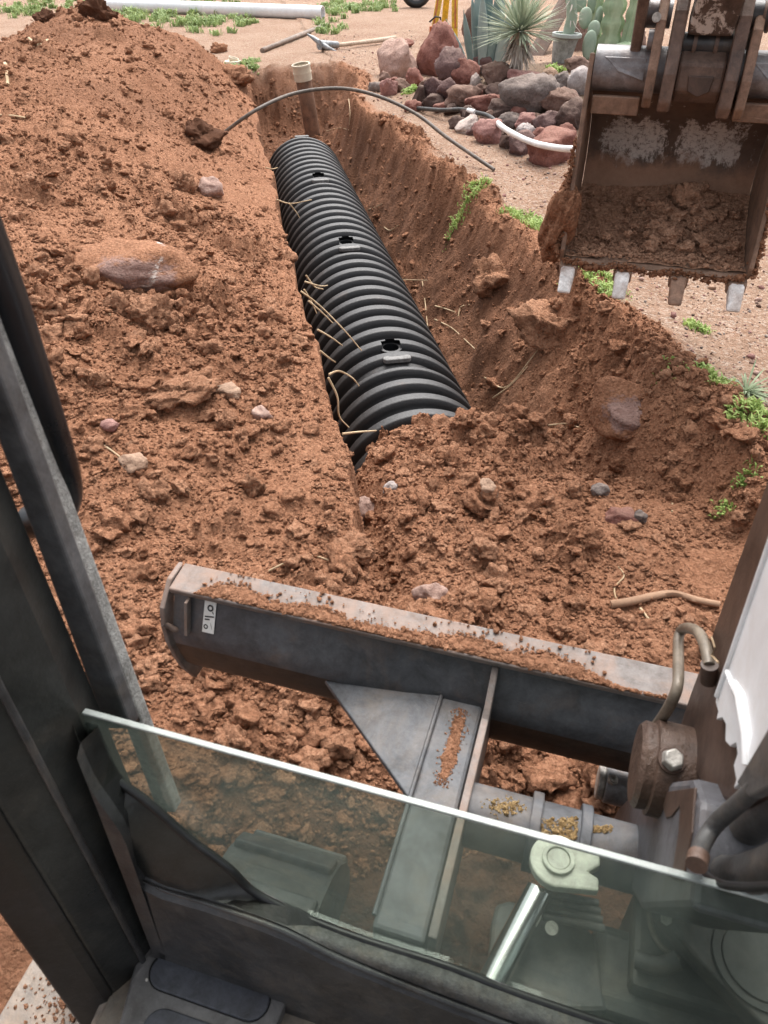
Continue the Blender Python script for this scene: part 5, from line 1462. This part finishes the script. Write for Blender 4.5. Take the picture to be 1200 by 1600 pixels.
# lip plate and teeth
MB().prism([V3((a0, 2.96, .478)), V3((a0, 2.90, .470)), V3((a0, 2.89, .478)), V3((a0, 2.95, .497))], V3((a1 - a0, 0, 0))).build("lip_plate", M_RUSTY, bucket, None, .003)
def tooth(ac, muddy):
    root = bpy.data.objects.new("tooth", None); root.empty_display_size = .05; link(root, bucket)
    w = .033
    t0 = [V3((ac - w, 2.97, .50)), V3((ac + w, 2.97, .50)), V3((ac + w, 2.875, .462)), V3((ac - w, 2.875, .462))]
    MB().prism(t0, V3((0, .02, -.045))).build("tooth_base", M_RUSTY, root, None, .008)
    w2 = .027
    p_ = [V3((ac - w2, 2.885, .468)), V3((ac + w2, 2.885, .468)), V3((ac + w2 * .85, 2.81, .392)), V3((ac - w2 * .85, 2.81, .392))]
    q_ = [V3((ac - w2, 2.905, .425)), V3((ac + w2, 2.905, .425)), V3((ac + w2 * .85, 2.82, .382)), V3((ac - w2 * .85, 2.82, .382))]
    MB().add(p_ + q_, [(0, 1, 2, 3), (7, 6, 5, 4), (0, 4, 5, 1), (1, 5, 6, 2), (2, 6, 7, 3), (3, 7, 4, 0)]).build("tooth_tip", M_TOOTH if not muddy else M_TOOTHM, root, None, .010)
    return root
M_TOOTHM = paint_mat("muddy_white_tooth", (.2, .115, .075), (.28, .165, .11), .7, 0, 8, .3, (.7, .68, .65), .22)
for i in range(4):
    ac = a0 + .02 + (a1 - a0 - .04) * i / 3
    tooth(ac, i == 2)
# torque tube on top with wear plates
tubec = (3.045, 1.085)
MB().cyl(V3((a0, *tubec)), V3((a1, *tubec)), .068, None, 28).build("torque_tube", M_BUCKET_STEEL, bucket, 40)
for (l, r) in ((a0 + .03, BCa - .15), (BCa + .17, a1 - .02)):
    MB().prism([V3((l, 2.985, 1.125)), V3((r, 2.985, 1.125)), V3((r, 2.972, 1.06)), V3((l + .05, 2.972, 1.085))], V3((0, .02, 0))).build("wear_plate", M_BUCKET_STEEL, bucket, None, .003)
    MB().prism([V3((l - .02, 2.975, 1.012)), V3((r, 2.975, 1.012)), V3((r, 2.985, .955)), V3((l - .02, 2.985, .955))], V3((0, .03, 0))).build("stiffener_bar", M_RUSTY, bucket, None, .004)
# mounting ears
def ear(ac, w, mat, dz=0.0, tall=1.0, name="mounting_ear"):
    e = [(2.955, .985), (2.93, 1.02), (2.93, 1.1), (2.955, 1.18), (2.97, 1.24 * tall - (tall - 1) * 1.0), (3.02, 1.30 * tall - (tall - 1) * 1.0), (3.09, 1.30 * tall - (tall - 1) * 1.0), (3.14, 1.22), (3.12, 1.06), (3.06, .99)]
    return MB().prism([V3((ac - w / 2, b, z + dz)) for b, z in e], V3((w, 0, 0))).build(name, mat, bucket, None, .008)
ear(BCa - .128, .03, M_RUSTY, 0, .97); ear(BCa - .072, .04, M_MUDDY, -.01, 1.12); ear(BCa + .115, .04, M_MUDDY, -.02, 1.12); ear(BCa + .160, .03, M_RUSTY, -.02, .98)
# cradle between the ears
cr = [(3.0, 1.0), (2.965, 1.04), (2.965, 1.12), (3.02, 1.16), (3.10, 1.12), (3.10, 1.0)]
MB().prism([V3((BCa - .05, b, z)) for b, z in cr], V3((.145, 0, 0))).build("cradle_plate", M_MUDDY, bucket, None, .01)
MB().prism([V3((BCa - .015, 2.964, 1.085)), V3((BCa + .065, 2.964, 1.085)), V3((BCa + .058, 2.962, 1.04)), V3((BCa + .025, 2.961, 1.025)), V3((BCa - .008, 2.962, 1.04))], V3((0, -.006, 0))).build("cradle_pad", M_BROWN, bucket, None, .004)
MB().cyl(V3((BCa - .05, 3.03, 1.165)), V3((BCa + .095, 3.03, 1.165)), .032, None, 24).build("bucket_pin", M_PLASTIC2, bucket, 40)
for aa in (BCa - .02, BCa + .045): MB().ring(V3((aa, 3.03, 1.165)), V3((aa + .012, 3.03, 1.165)), .038, .03).build("pin_bush", M_MUDDY, bucket, 40)
# soil in the bucket
def in_bucket(r):
    while True:
        a = r.uniform(a0 + .015, a1 - .015); b = r.uniform(2.92, 3.3); q = (b - 2.92) / .38
        z = .5 + .02 * q + .10 * q * q + .03 * math.exp(-((a - BCa - .1) / .16) ** 2) * q
        return V3((a, b, z)), r.choice((.6, .8, 1, 1.3))
loose1 = heap_mesh("bucket_crumbs", in_bucket, 3000, .0075, M_SOIL_BRIGHT, None)
def clod_in(r):
    a = BCa + r.gauss(.07, .09); a = min(max(a, a0 + .04), a1 - .05); b = r.uniform(3.0, 3.26); q = (b - 2.92) / .38
    return V3((a, b, .515 + .02 * q + .10 * q * q + r.uniform(0, .03))), r.choice((.5, .7, .9, 1.2, 1.5))
loose2 = heap_mesh("bucket_clods", clod_in, 110, .026, M_SOIL_BRIGHT, None, clods)
# bed of soil under the crumbs
gv = []; gf = []; na2, nb2 = 60, 40
for i in range(na2):
    for j in range(nb2):
        a = a0 + (a1 - a0) * i / (na2 - 1); b = 2.915 + .41 * j / (nb2 - 1); q = (b - 2.92) / .38
        z = .492 + .02 * q + .11 * q * q + .03 * math.exp(-((a - BCa - .1) / .16) ** 2) * q + .012 * mnoise.noise(V3((a * 20, b * 20, 1)))
        gv.append((a, b, z))
for i in range(na2 - 1):
    for j in range(nb2 - 1): gf.append((i * nb2 + j, (i + 1) * nb2 + j, (i + 1) * nb2 + j + 1, i * nb2 + j + 1))
loose3 = raw_mesh("bucket_soil", gv, np.array(gf), M_SOIL_BRIGHT, True, None)
for o, lb, ct in ((loose1, "fine crumbs of red soil lying in the excavator bucket", "soil crumbs"), (loose2, "mixed small clods heaped in the right half of the bucket", "soil clods"), (loose3, "layer of red soil left in the bottom of the bucket", "soil")):
    o.rotation_euler = (0, 0, -YAW); tag(o, lb, ct, kind="stuff")
for j, (px, py, wd_, lb) in enumerate(((1080, 308, 52, "largest lump of earth lying in the bucket"), (1122, 336, 26, "lump right of the largest one in the bucket"), (1040, 328, 36, "flattish lump left of the largest one in the bucket"), (1014, 384, 22, "single small lump low in the bucket, above the second tooth"), (1092, 352, 24, "lump just below the largest one in the bucket"))):
    for t_ in np.arange(2.5, 3.4, .01):
        q_ = mach(P(px, py, t_)); qq = min(max((q_.y - 2.92) / .38, 0), 1.1)
        if q_.z < .50 + .02 * qq + .11 * qq * qq + .02: break
    me = lump_mesh("clod", 1500 + j, 4, .5, 4, 1.5, .28); me.materials.append(M_SOIL_BRIGHT)
    o = link(bpy.data.objects.new("earth_clod", me)); r_c = wd_ * t_ / F_PX / 2; o.scale = (r_c * 1.2, r_c, r_c * .95); o.location = P(px, py, t_ - r_c * .2)
    o.rotation_euler = (.2 * j, .1, .7 * j); tag(o, lb, "clod", "lumps of earth in the bucket")
# soil caked on the left side plate
def cake(r):
    t = r.random(); z = .49 + .40 * t; b = 2.9 + .03 * t + r.uniform(-.012, .10 * (1 - t))
    return V3((a0 - .02 - abs(r.gauss(0, .018)) * (1.1 - t), b, z)), r.choice((.7, 1, 1.3, 1.8)) * (1.2 - .7 * t)
lm = lump_mesh("caked_mass", 4242, 5, .3, 3, 1.8, .11); lm.materials.append(M_SOIL)
cm = bpy.data.objects.new("caked_mass", lm); cm.location = (a0 - .035, 2.965, .60); cm.scale = (.062, .085, .16); cm.rotation_euler = (.12, .18, 0); link(cm, bucket)
heap_mesh("caked_soil", cake, 900, .0065, M_SOIL, bucket)
def cake2(r):
    t = r.random(); z = .48 + .26 * t; b = 2.9 + .03 * t + r.uniform(-.012, .08 * (1 - t))
    return V3((a1 + .02 + abs(r.gauss(0, .012)) * (1 - t), b, z)), r.choice((.7, 1, 1.3))
heap_mesh("caked_soil", cake2, 450, .009, M_SOIL, bucket)
def lipcake(r):
    a = r.uniform(a0, a1); return V3((a, 2.895 + r.gauss(0, .008), .478 + r.gauss(0, .006) - .012 * math.sin((a - a0) / (a1 - a0) * 3 * math.pi) ** 2)), r.choice((.7, 1, 1.3))
heap_mesh("lip_soil", lipcake, 900, .0075, M_SOIL, bucket)

# --- dipper arm, links and rollers above the bucket
arm = bpy.data.objects.new("dipper_arm", None); arm.empty_display_size = .1; link(arm, EX)
MB().prism([V3((BCa - .045, 2.98, 1.19)), V3((BCa + .09, 2.98, 1.19)), V3((BCa + .105, 2.9, 1.34)), V3((BCa - .035, 2.9, 1.34))], V3((0, .1, .04))).build("link_casting", M_WORN_WHITE, arm, None, .01)
MB().cyl(V3((BCa - .16, 2.9, 1.36)), V3((BCa + .25, 2.9, 1.36)), .035, None, 24).build("link_pin", M_MUDDY, arm, 40)
for aa in (BCa + .06, BCa + .10): MB().ring(V3((aa, 2.9, 1.36)), V3((aa + .03, 2.9, 1.36)), .05, .03).build("pin_collar", M_MUDDY, arm, 40)
for (aa, w) in ((BCa - .21, .035), (BCa + .24, .035)):
    lk = [(3.06, 1.02 + .05), (3.02, 1.10), (2.98, 1.2), (2.94, 1.3), (2.96, 1.42), (3.05, 1.44), (3.07, 1.32), (3.1, 1.22), (3.13, 1.12)]
    MB().prism([V3((aa, b, z)) for b, z in lk], V3((w, 0, 0))).build("side_link", M_MUDDY, arm, None, .01)
# rollers between links and ears
MB().cyl(V3((BCa - .19, 3.06, 1.24)), V3((BCa - .10, 3.06, 1.24)), .04, None, 24).build("roller", M_BUCKET_STEEL, arm, 40)
MB().cyl(V3((BCa + .13, 3.04, 1.245)), V3((BCa + .24, 3.04, 1.245)), .042, None, 24).build("roller", M_PLASTIC2, arm, 40)
for aa in (BCa + .165, BCa + .185, BCa + .205): MB().ring(V3((aa, 3.04, 1.245)), V3((aa + .008, 3.04, 1.245)), .046, .04).build("roller_ring", M_MUDDY, arm, 40)
MB().cyl(V3((BCa - .145, 2.99, 1.235)), V3((BCa - .145, 2.985, 1.235)) + V3((0, -.02, .004)), .014, None, 12).build("grease_fitting", M_BOLT, arm, 40)
MB().cyl(V3((BCa - .16, 3.0, 1.175)), V3((BCa - .115, 3.0, 1.175)), .03, None, 20).build("pin_end", M_BUCKET_STEEL, arm, 40)
MB().prism([V3((BCa - .05, 3.05, 1.3)), V3((BCa + .1, 3.05, 1.3)), V3((BCa + .1, 2.5, 2.5)), V3((BCa - .05, 2.5, 2.5))], V3((0, .16, .06))).build("arm_beam", M_WHITE, arm, None, .01)

# --- cab: windscreen, sill, pillar, floor
cab = bpy.data.objects.new("cab", None); cab.empty_display_size = .1; link(cab, EX)
GB = .41
low = [(112, 1112), (128, 1160), (145, 1185), (225, 1240), (300, 1305), (360, 1350), (400, 1388), (480, 1428), (570, 1462), (700, 1503), (800, 1542), (925, 1585), (1000, 1610), (1300, 1715)]
lowp = [on_b(x, y, GB) for x, y in low]
top0 = on_b(112, 1111, GB); top1 = on_b(1300, 1449, GB)
top0.z = .805; top1.z = .805
glass_poly = [top1, V3((top0.x + .012, GB, .805))] + [V3((top0.x + .003, GB, .797))] + lowp[1:]
win = MB().prism(glass_poly, V3((0, .006, 0))).build("windscreen_pane", M_GLASS, cab)
MB().prism([V3((top0.x + .012, GB - .0005, .805)), V3((top1.x, GB - .0005, .805)), V3((top1.x, GB - .0005, .8085)), V3((top0.x + .014, GB - .0005, .8085))], V3((0, .007, 0))).build("polished_edge", M_GLASSEDGE, win, None, .001)
# rubber seal along the pane's lower edge and the moulded surround
seal = [q + V3((0, -.004, -.004)) for q in lowp[1:]]
MB().tube(spline(seal, 5), .0055, 10).build("window_seal", M_RUBBER, cab, 60)
ins_ = [(126, 1160), (150, 1215), (200, 1290), (225, 1368), (330, 1405), (440, 1444), (520, 1484), (613, 1522), (700, 1556), (800, 1594), (925, 1640), (1250, 1760)]
insp = [on_b(x, y, GB - .028) for x, y in ins_]
outp = [q + V3((0, -.002, -.006)) for q in lowp]
vs = []; fs = []
A_ = spline(outp, 6); B_ = spline(insp, 6)
def resample(p_, n):
    d_ = [0]
    for i in range(1, len(p_)): d_.append(d_[-1] + (p_[i] - p_[i - 1]).length)
    return [V3([float(np.interp(k * d_[-1] / (n - 1), d_, [q[j] for q in p_])) for j in range(3)]) for k in range(n)]
A_ = resample(A_, 40); B_ = resample(B_, 40)
for i in range(40): vs += [A_[i], A_[i].lerp(B_[i], .5) + V3((0, -.003, -.002)), B_[i], B_[i] + V3((0, .03, -.01)), A_[i] + V3((0, .01, -.02))]
for i in range(39):
    for j in range(5):
        k2 = (j + 1) % 5; fs.append((i * 5 + j, i * 5 + k2, (i + 1) * 5 + k2, (i + 1) * 5 + j))
MB().add(vs, fs).build("corner_moulding", M_PLASTIC, cab, 50)
vs = []; fs = []; i0 = 14
for i in range(i0, 40):
    h_ = .0145 * sstep(0, 9, i - i0) + .0004; nn_ = V3((0, -.62, .78)); a_q, b_q = A_[i] + V3((0, -.001, .001)), B_[i]
    vs += [a_q.lerp(b_q, f_) + nn_ * h_ * math.sin(math.pi * (.08 + .84 * f_)) for f_ in (0, .12, .25, .4, .55, .7, .85, 1)]
for i in range(39 - i0):
    for j in range(7): fs.append((i * 8 + j, i * 8 + j + 1, (i + 1) * 8 + j + 1, (i + 1) * 8 + j))
MB().add(vs, fs).build("moulded_trim", M_SILLTRIM, cab, 60)
# sill below the moulding, down to the floor
FZ = .30
vs = []; fs = []
for i in range(40):
    q = B_[i]; vs += [q, q + V3((0, -.012, -.012)), V3((q.x, q.y - .02, FZ + .035)), V3((q.x, q.y - .03, FZ - .01)), V3((q.x, q.y + .05, FZ - .01)), q + V3((0, .03, -.01))]
for i in range(39):
    for j in range(6):
        k2 = (j + 1) % 6; fs.append((i * 6 + j, i * 6 + k2, (i + 1) * 6 + k2, (i + 1) * 6 + j))
MB().add(vs, fs).build("front_sill", M_PLASTIC2, cab, 40)
MB().tube([q + V3((0, -.006, -.001)) for q in B_[10:]], [.0015 + .003 * min(1, k_ / 8) for k_ in range(30)], 8).build("sill_ridge", M_PLASTIC2, cab, 60)
MB().box((.02, -.25, FZ - .02), (1.03, 1.28, .04)).build("floor_plate", M_FLOOR, cab, None, .004)
# front-left pillar: an extruded section leaning slightly outwards
def pil(poly, z0, z1, name, mat, lean=-.045, bev=.003):
    b0 = [V3((a, b, z0)) for a, b in poly]; d_ = V3((lean * (z1 - z0), 0, z1 - z0))
    sh = lean * (z0 - .8)
    return MB().prism([q + V3((sh, 0, 0)) for q in b0], d_).build(name, mat, cab, None, bev)
pil([(-.490, .350), (-.512, .308), (-.545, .295), (-.62, .34), (-.62, .455), (-.492, .455), (-.476, .41)], .2, 2.1, "pillar", M_PLASTIC)
pil([(-.512, .306), (-.522, .296), (-.56, .27), (-.585, .29), (-.56, .312)], .2, 2.1, "door_seal", M_RUBBER)
pil([(-.486, .345), (-.482, .352), (-.494, .362), (-.499, .354)], .24, 2.1, "pillar_rib", M_PLASTIC2)
def pixstrip(name, b, l0, l1, r0, r1, depth, mat, bev=.003):
    return MB().prism([on_b(*q, b) for q in (l0, r0, r1, l1)], V3((0, depth, 0))).build(name, mat, cab, None, bev)
pixstrip("pillar_trim", .462, (165, 1140), (-260, 0), (205, 1140), (-222, 0), .02, M_TRIM)
pixstrip("fuzzy_strip", .50, (246, 1270), (-230, 0), (274, 1270), (-203, 0), .02, M_SEALSTRIP)
pixstrip("trim_gasket", .488, (196, 1140), (-245, 0), (212, 1140), (-226, 0), .015, M_RUBBER)
# grab handle outside the pillar
hpz = [(-160, 30), (-80, 230), (0, 445), (40, 565), (82, 695), (96, 745), (98, 778), (84, 806), (50, 815)]
MB().tube(spline([on_b(x, y, .53) for x, y in hpz], 7), .0195, 18).build("grab_handle", M_HANDLE, cab, 60)
# footrest with its rubber pad
fr = [(252, 1418), (478, 1492), (395, 1690), (175, 1640), (212, 1500)]
frp = [on_z(x, y, FZ + .02) for x, y in fr]
foot = MB().prism(frp, V3((0, 0, -.05))).build("footrest", M_FOOT, cab, None, .004)
def capsule(p0_, p1_, r, zt_, n=12):
    p0_ = on_z(*p0_, zt_); p1_ = on_z(*p1_, zt_); d_ = (p1_ - p0_).normalized(); s_ = V3((-d_.y, d_.x, 0)); out_ = []
    for k in range(n + 1):
        a = -math.pi / 2 + math.pi * k / n; out_.append(p1_ + (d_ * math.cos(a) + s_ * math.sin(a)) * r)
    for k in range(n + 1):
        a = math.pi / 2 + math.pi * k / n; out_.append(p0_ + (d_ * math.cos(a) + s_ * math.sin(a)) * r)
    return out_
MB().prism(capsule((262, 1517), (393, 1563), .0265, FZ + .0215), V3((0, 0, -.012))).build("pad_recess", M_HOLE, foot)
MB().prism(capsule((262, 1517), (393, 1563), .0245, FZ + .0235), V3((0, 0, -.012))).build("rubber_pad", M_PAD, foot, None, .002)
MB().prism(capsule((250, 1607), (380, 1653), .0245, FZ + .0235), V3((0, 0, -.012))).build("rubber_pad", M_PAD, foot, None, .002)
MB().cyl(on_z(229, 1531, FZ + .018), on_z(229, 1531, FZ + .022), .002, None, 10).build("rivet", M_BOLT, foot)
# dirty step outside the door and the ledge
stp = [(68, 1468), (150, 1490), (205, 1505), (330, 1680), (-60, 1760), (-10, 1600)]
MB().prism([on_z(x, y, .2) for x, y in stp], V3((0, 0, -.04))).build("step_plate", M_STEP, cab, None, .004)
def on_step(r):
    c_ = on_z(r.gauss(110, 40), r.gauss(1570, 30), .2); return c_ + V3((0, 0, .001)), r.choice((.4, .7, 1))
heap_mesh("step_grit", on_step, 260, .004, M_SOIL_PALE, cab)
led = [(163, 1545), (200, 1508), (216, 1512), (196, 1640), (120, 1640)]
MB().prism([on_z(x, y, FZ - .01) for x, y in led], V3((0, 0, -.06))).build("door_ledge", M_STEP, cab, None, .012)
# rest of the cab round the camera
MB().box((-.0, -.25, 2.1), (1.24, 1.4, .08)).build("roof", M_PLASTIC2, cab, None, .02)
MB().box((0, -.94, .6), (1.2, .05, .8)).build("rear_panel", M_PLASTIC2, cab, None, .01)
MB().box((.57, -.3, .5), (.05, 1.25, .5)).build("right_panel", M_PLASTIC2, cab, None, .01)
MB().prism([V3((.55, .38, .3)), V3((.62, .38, .3)), V3((.62, .46, .3)), V3((.55, .46, .3))], V3((0, 0, 1.8))).build("pillar", M_PLASTIC, cab, None, .01)
for aa in (-.58, .58): MB().box((aa, -.9, 1.6), (.07, .07, 1.0)).build("rear_pillar", M_PLASTIC, cab, None, .01)

# --- what shows through the glass: cylinder, lugs, frame and track
und = bpy.data.objects.new("undercarriage", None); und.empty_display_size = .1; link(und, EX)
lug = []
cl_ = on_z(872, 1344, .475)
for k in range(19):
    a = math.radians(70 + 200 * k / 18); lug.append(V3((cl_.x + .038 * math.cos(a), cl_.y + .038 * math.sin(a), .475)))
lug += [on_z(936, 1392, .475), on_z(936, 1372, .475), on_z(920, 1362, .475), on_z(938, 1352, .475), on_z(938, 1332, .475)]
lo_ = MB().prism(lug, V3((0, 0, -.016))).build("cylinder_lug", M_CREAM, und, None, .003)
MB().ring(cl_ + V3((0, 0, -.002)), cl_ + V3((0, 0, .006)), .022, .016, 28).build("pin_washer", M_CREAM, lo_, 40, .001)
MB().cyl(cl_, cl_ + V3((0, 0, .004)), .0155, None, 24).build("pin_head", M_CREAM, lo_, 40, .001)
MB().cyl(on_z(842, 1392, .43), on_z(768, 1535, .40), .019, None, 24).build("chrome_rod", M_CHROME, und, 40)
gd = [(768, 1440), (775, 1412), (795, 1406), (905, 1430), (935, 1470), (950, 1580), (755, 1580)]
MB().prism([on_z(x, y, .36) for x, y in gd], V3((0, 0, -.02))).build("reflection_plate", M_HOSE, und, None, .006)  # plate added in the shape of a reflection on the glass
for k in range(4):
    MB().tube([on_z(835 + 4 * k, 1392 + 13 * k, .41), on_z(935 + 3 * k, 1412 + 13 * k, .41)], .006, 8).build("hose_rib", M_HOSE, und, 60)
MB().cyl(on_z(862, 1450, .40), on_z(862, 1450, .412), .009, None, 16).build("plate_bolt", M_BOLT, und, 40)
bkt = [(1028, 1425), (1060, 1430), (1300, 1500), (1300, 1700), (1180, 1590), (1090, 1500)]
bk = MB().prism([on_z(x, y, .44) for x, y in bkt], V3((0, 0, -.03))).build("side_bracket", M_HOSE, und, None, .004)
rc = on_z(1192, 1502, .44)
MB().ring(rc + V3((0, 0, -.001)), rc + V3((0, 0, .004)), .062, .055, 40).build("round_boss", M_UNDER, bk, 40)
MB().cyl(rc + V3((0, 0, -.001)), rc + V3((0, 0, .003)), .05, None, 40).build("boss_cover", M_UNDER, bk, 40, .001)
MB().cyl(on_z(1041, 1436, .44), on_z(1041, 1436, .45), .008, None, 6).build("bracket_bolt", M_BOLT, bk, 30)
MB().box((.34, .22, .22), (.62, .62, .2)).build("track_frame", M_UNDER, und, None, .02)
MB().box((.25, .52, .30), (.22, .12, .12)).build("slew_housing", M_UNDER, und, None, .02)
MB().cyl((.1, .38, .30), (.1, .38, .36), .055, None, 24).build("hydraulic_motor", M_UNDER, und, 40, .004)
MB().tube(spline([on_z(1010, 1395, .42), on_z(1018, 1450, .40), on_z(1035, 1480, .4), on_z(1062, 1500, .4)], 6), .004, 8).build("cable", M_TUBE, und, 60)
MB().tube(spline([on_z(995, 1500, .4), on_z(1030, 1510, .41), on_z(1060, 1500, .42)], 5), .012, 10).build("hose_end", M_HOSE, und, 60)
# crawler tracks
def track(ac):
    tr_ = []; n = 46
    L_, H_ = .58, .17; cb, cz = .02, .0
    per = 2 * (2 * L_) + 2 * math.pi * H_
    lp = []
    for k in range(60):
        d_ = per * k / 60
        if d_ < 2 * L_: lp.append((cb - L_ + d_, cz + H_))
        elif d_ < 2 * L_ + math.pi * H_:
            a = (d_ - 2 * L_) / H_; lp.append((cb + L_ + H_ * math.sin(a), cz + H_ * math.cos(a)))
        elif d_ < 4 * L_ + math.pi * H_: lp.append((cb + L_ - (d_ - 2 * L_ - math.pi * H_), cz - H_))
        else:
            a = (d_ - 4 * L_ - math.pi * H_) / H_; lp.append((cb - L_ - H_ * math.sin(a), cz - H_ * math.cos(a)))
    tk = MB().prism([V3((ac - .11, b, z - .13)) for b, z in lp], V3((.22, 0, 0))).build("crawler_track", M_HOSE, und, 30)
    base_me = None
    for k in range(0, 60, 2):
        b, z = lp[k]; b2, z2 = lp[(k + 1) % 60]; ang = math.atan2(z2 - z, b2 - b)
        if base_me is None:
            ob = MB().box((0, 0, 0), (.21, .045, .03)).build("track_lug", M_HOSE, tk, None, .006); base_me = ob
        else:
            ob = base_me.copy(); C.objects.link(ob); ob.parent = tk
        ob.location = (ac, (b + b2) / 2, (z + z2) / 2 - .13); ob.rotation_euler = (ang, 0, 0)
track(-.42); track(.8)
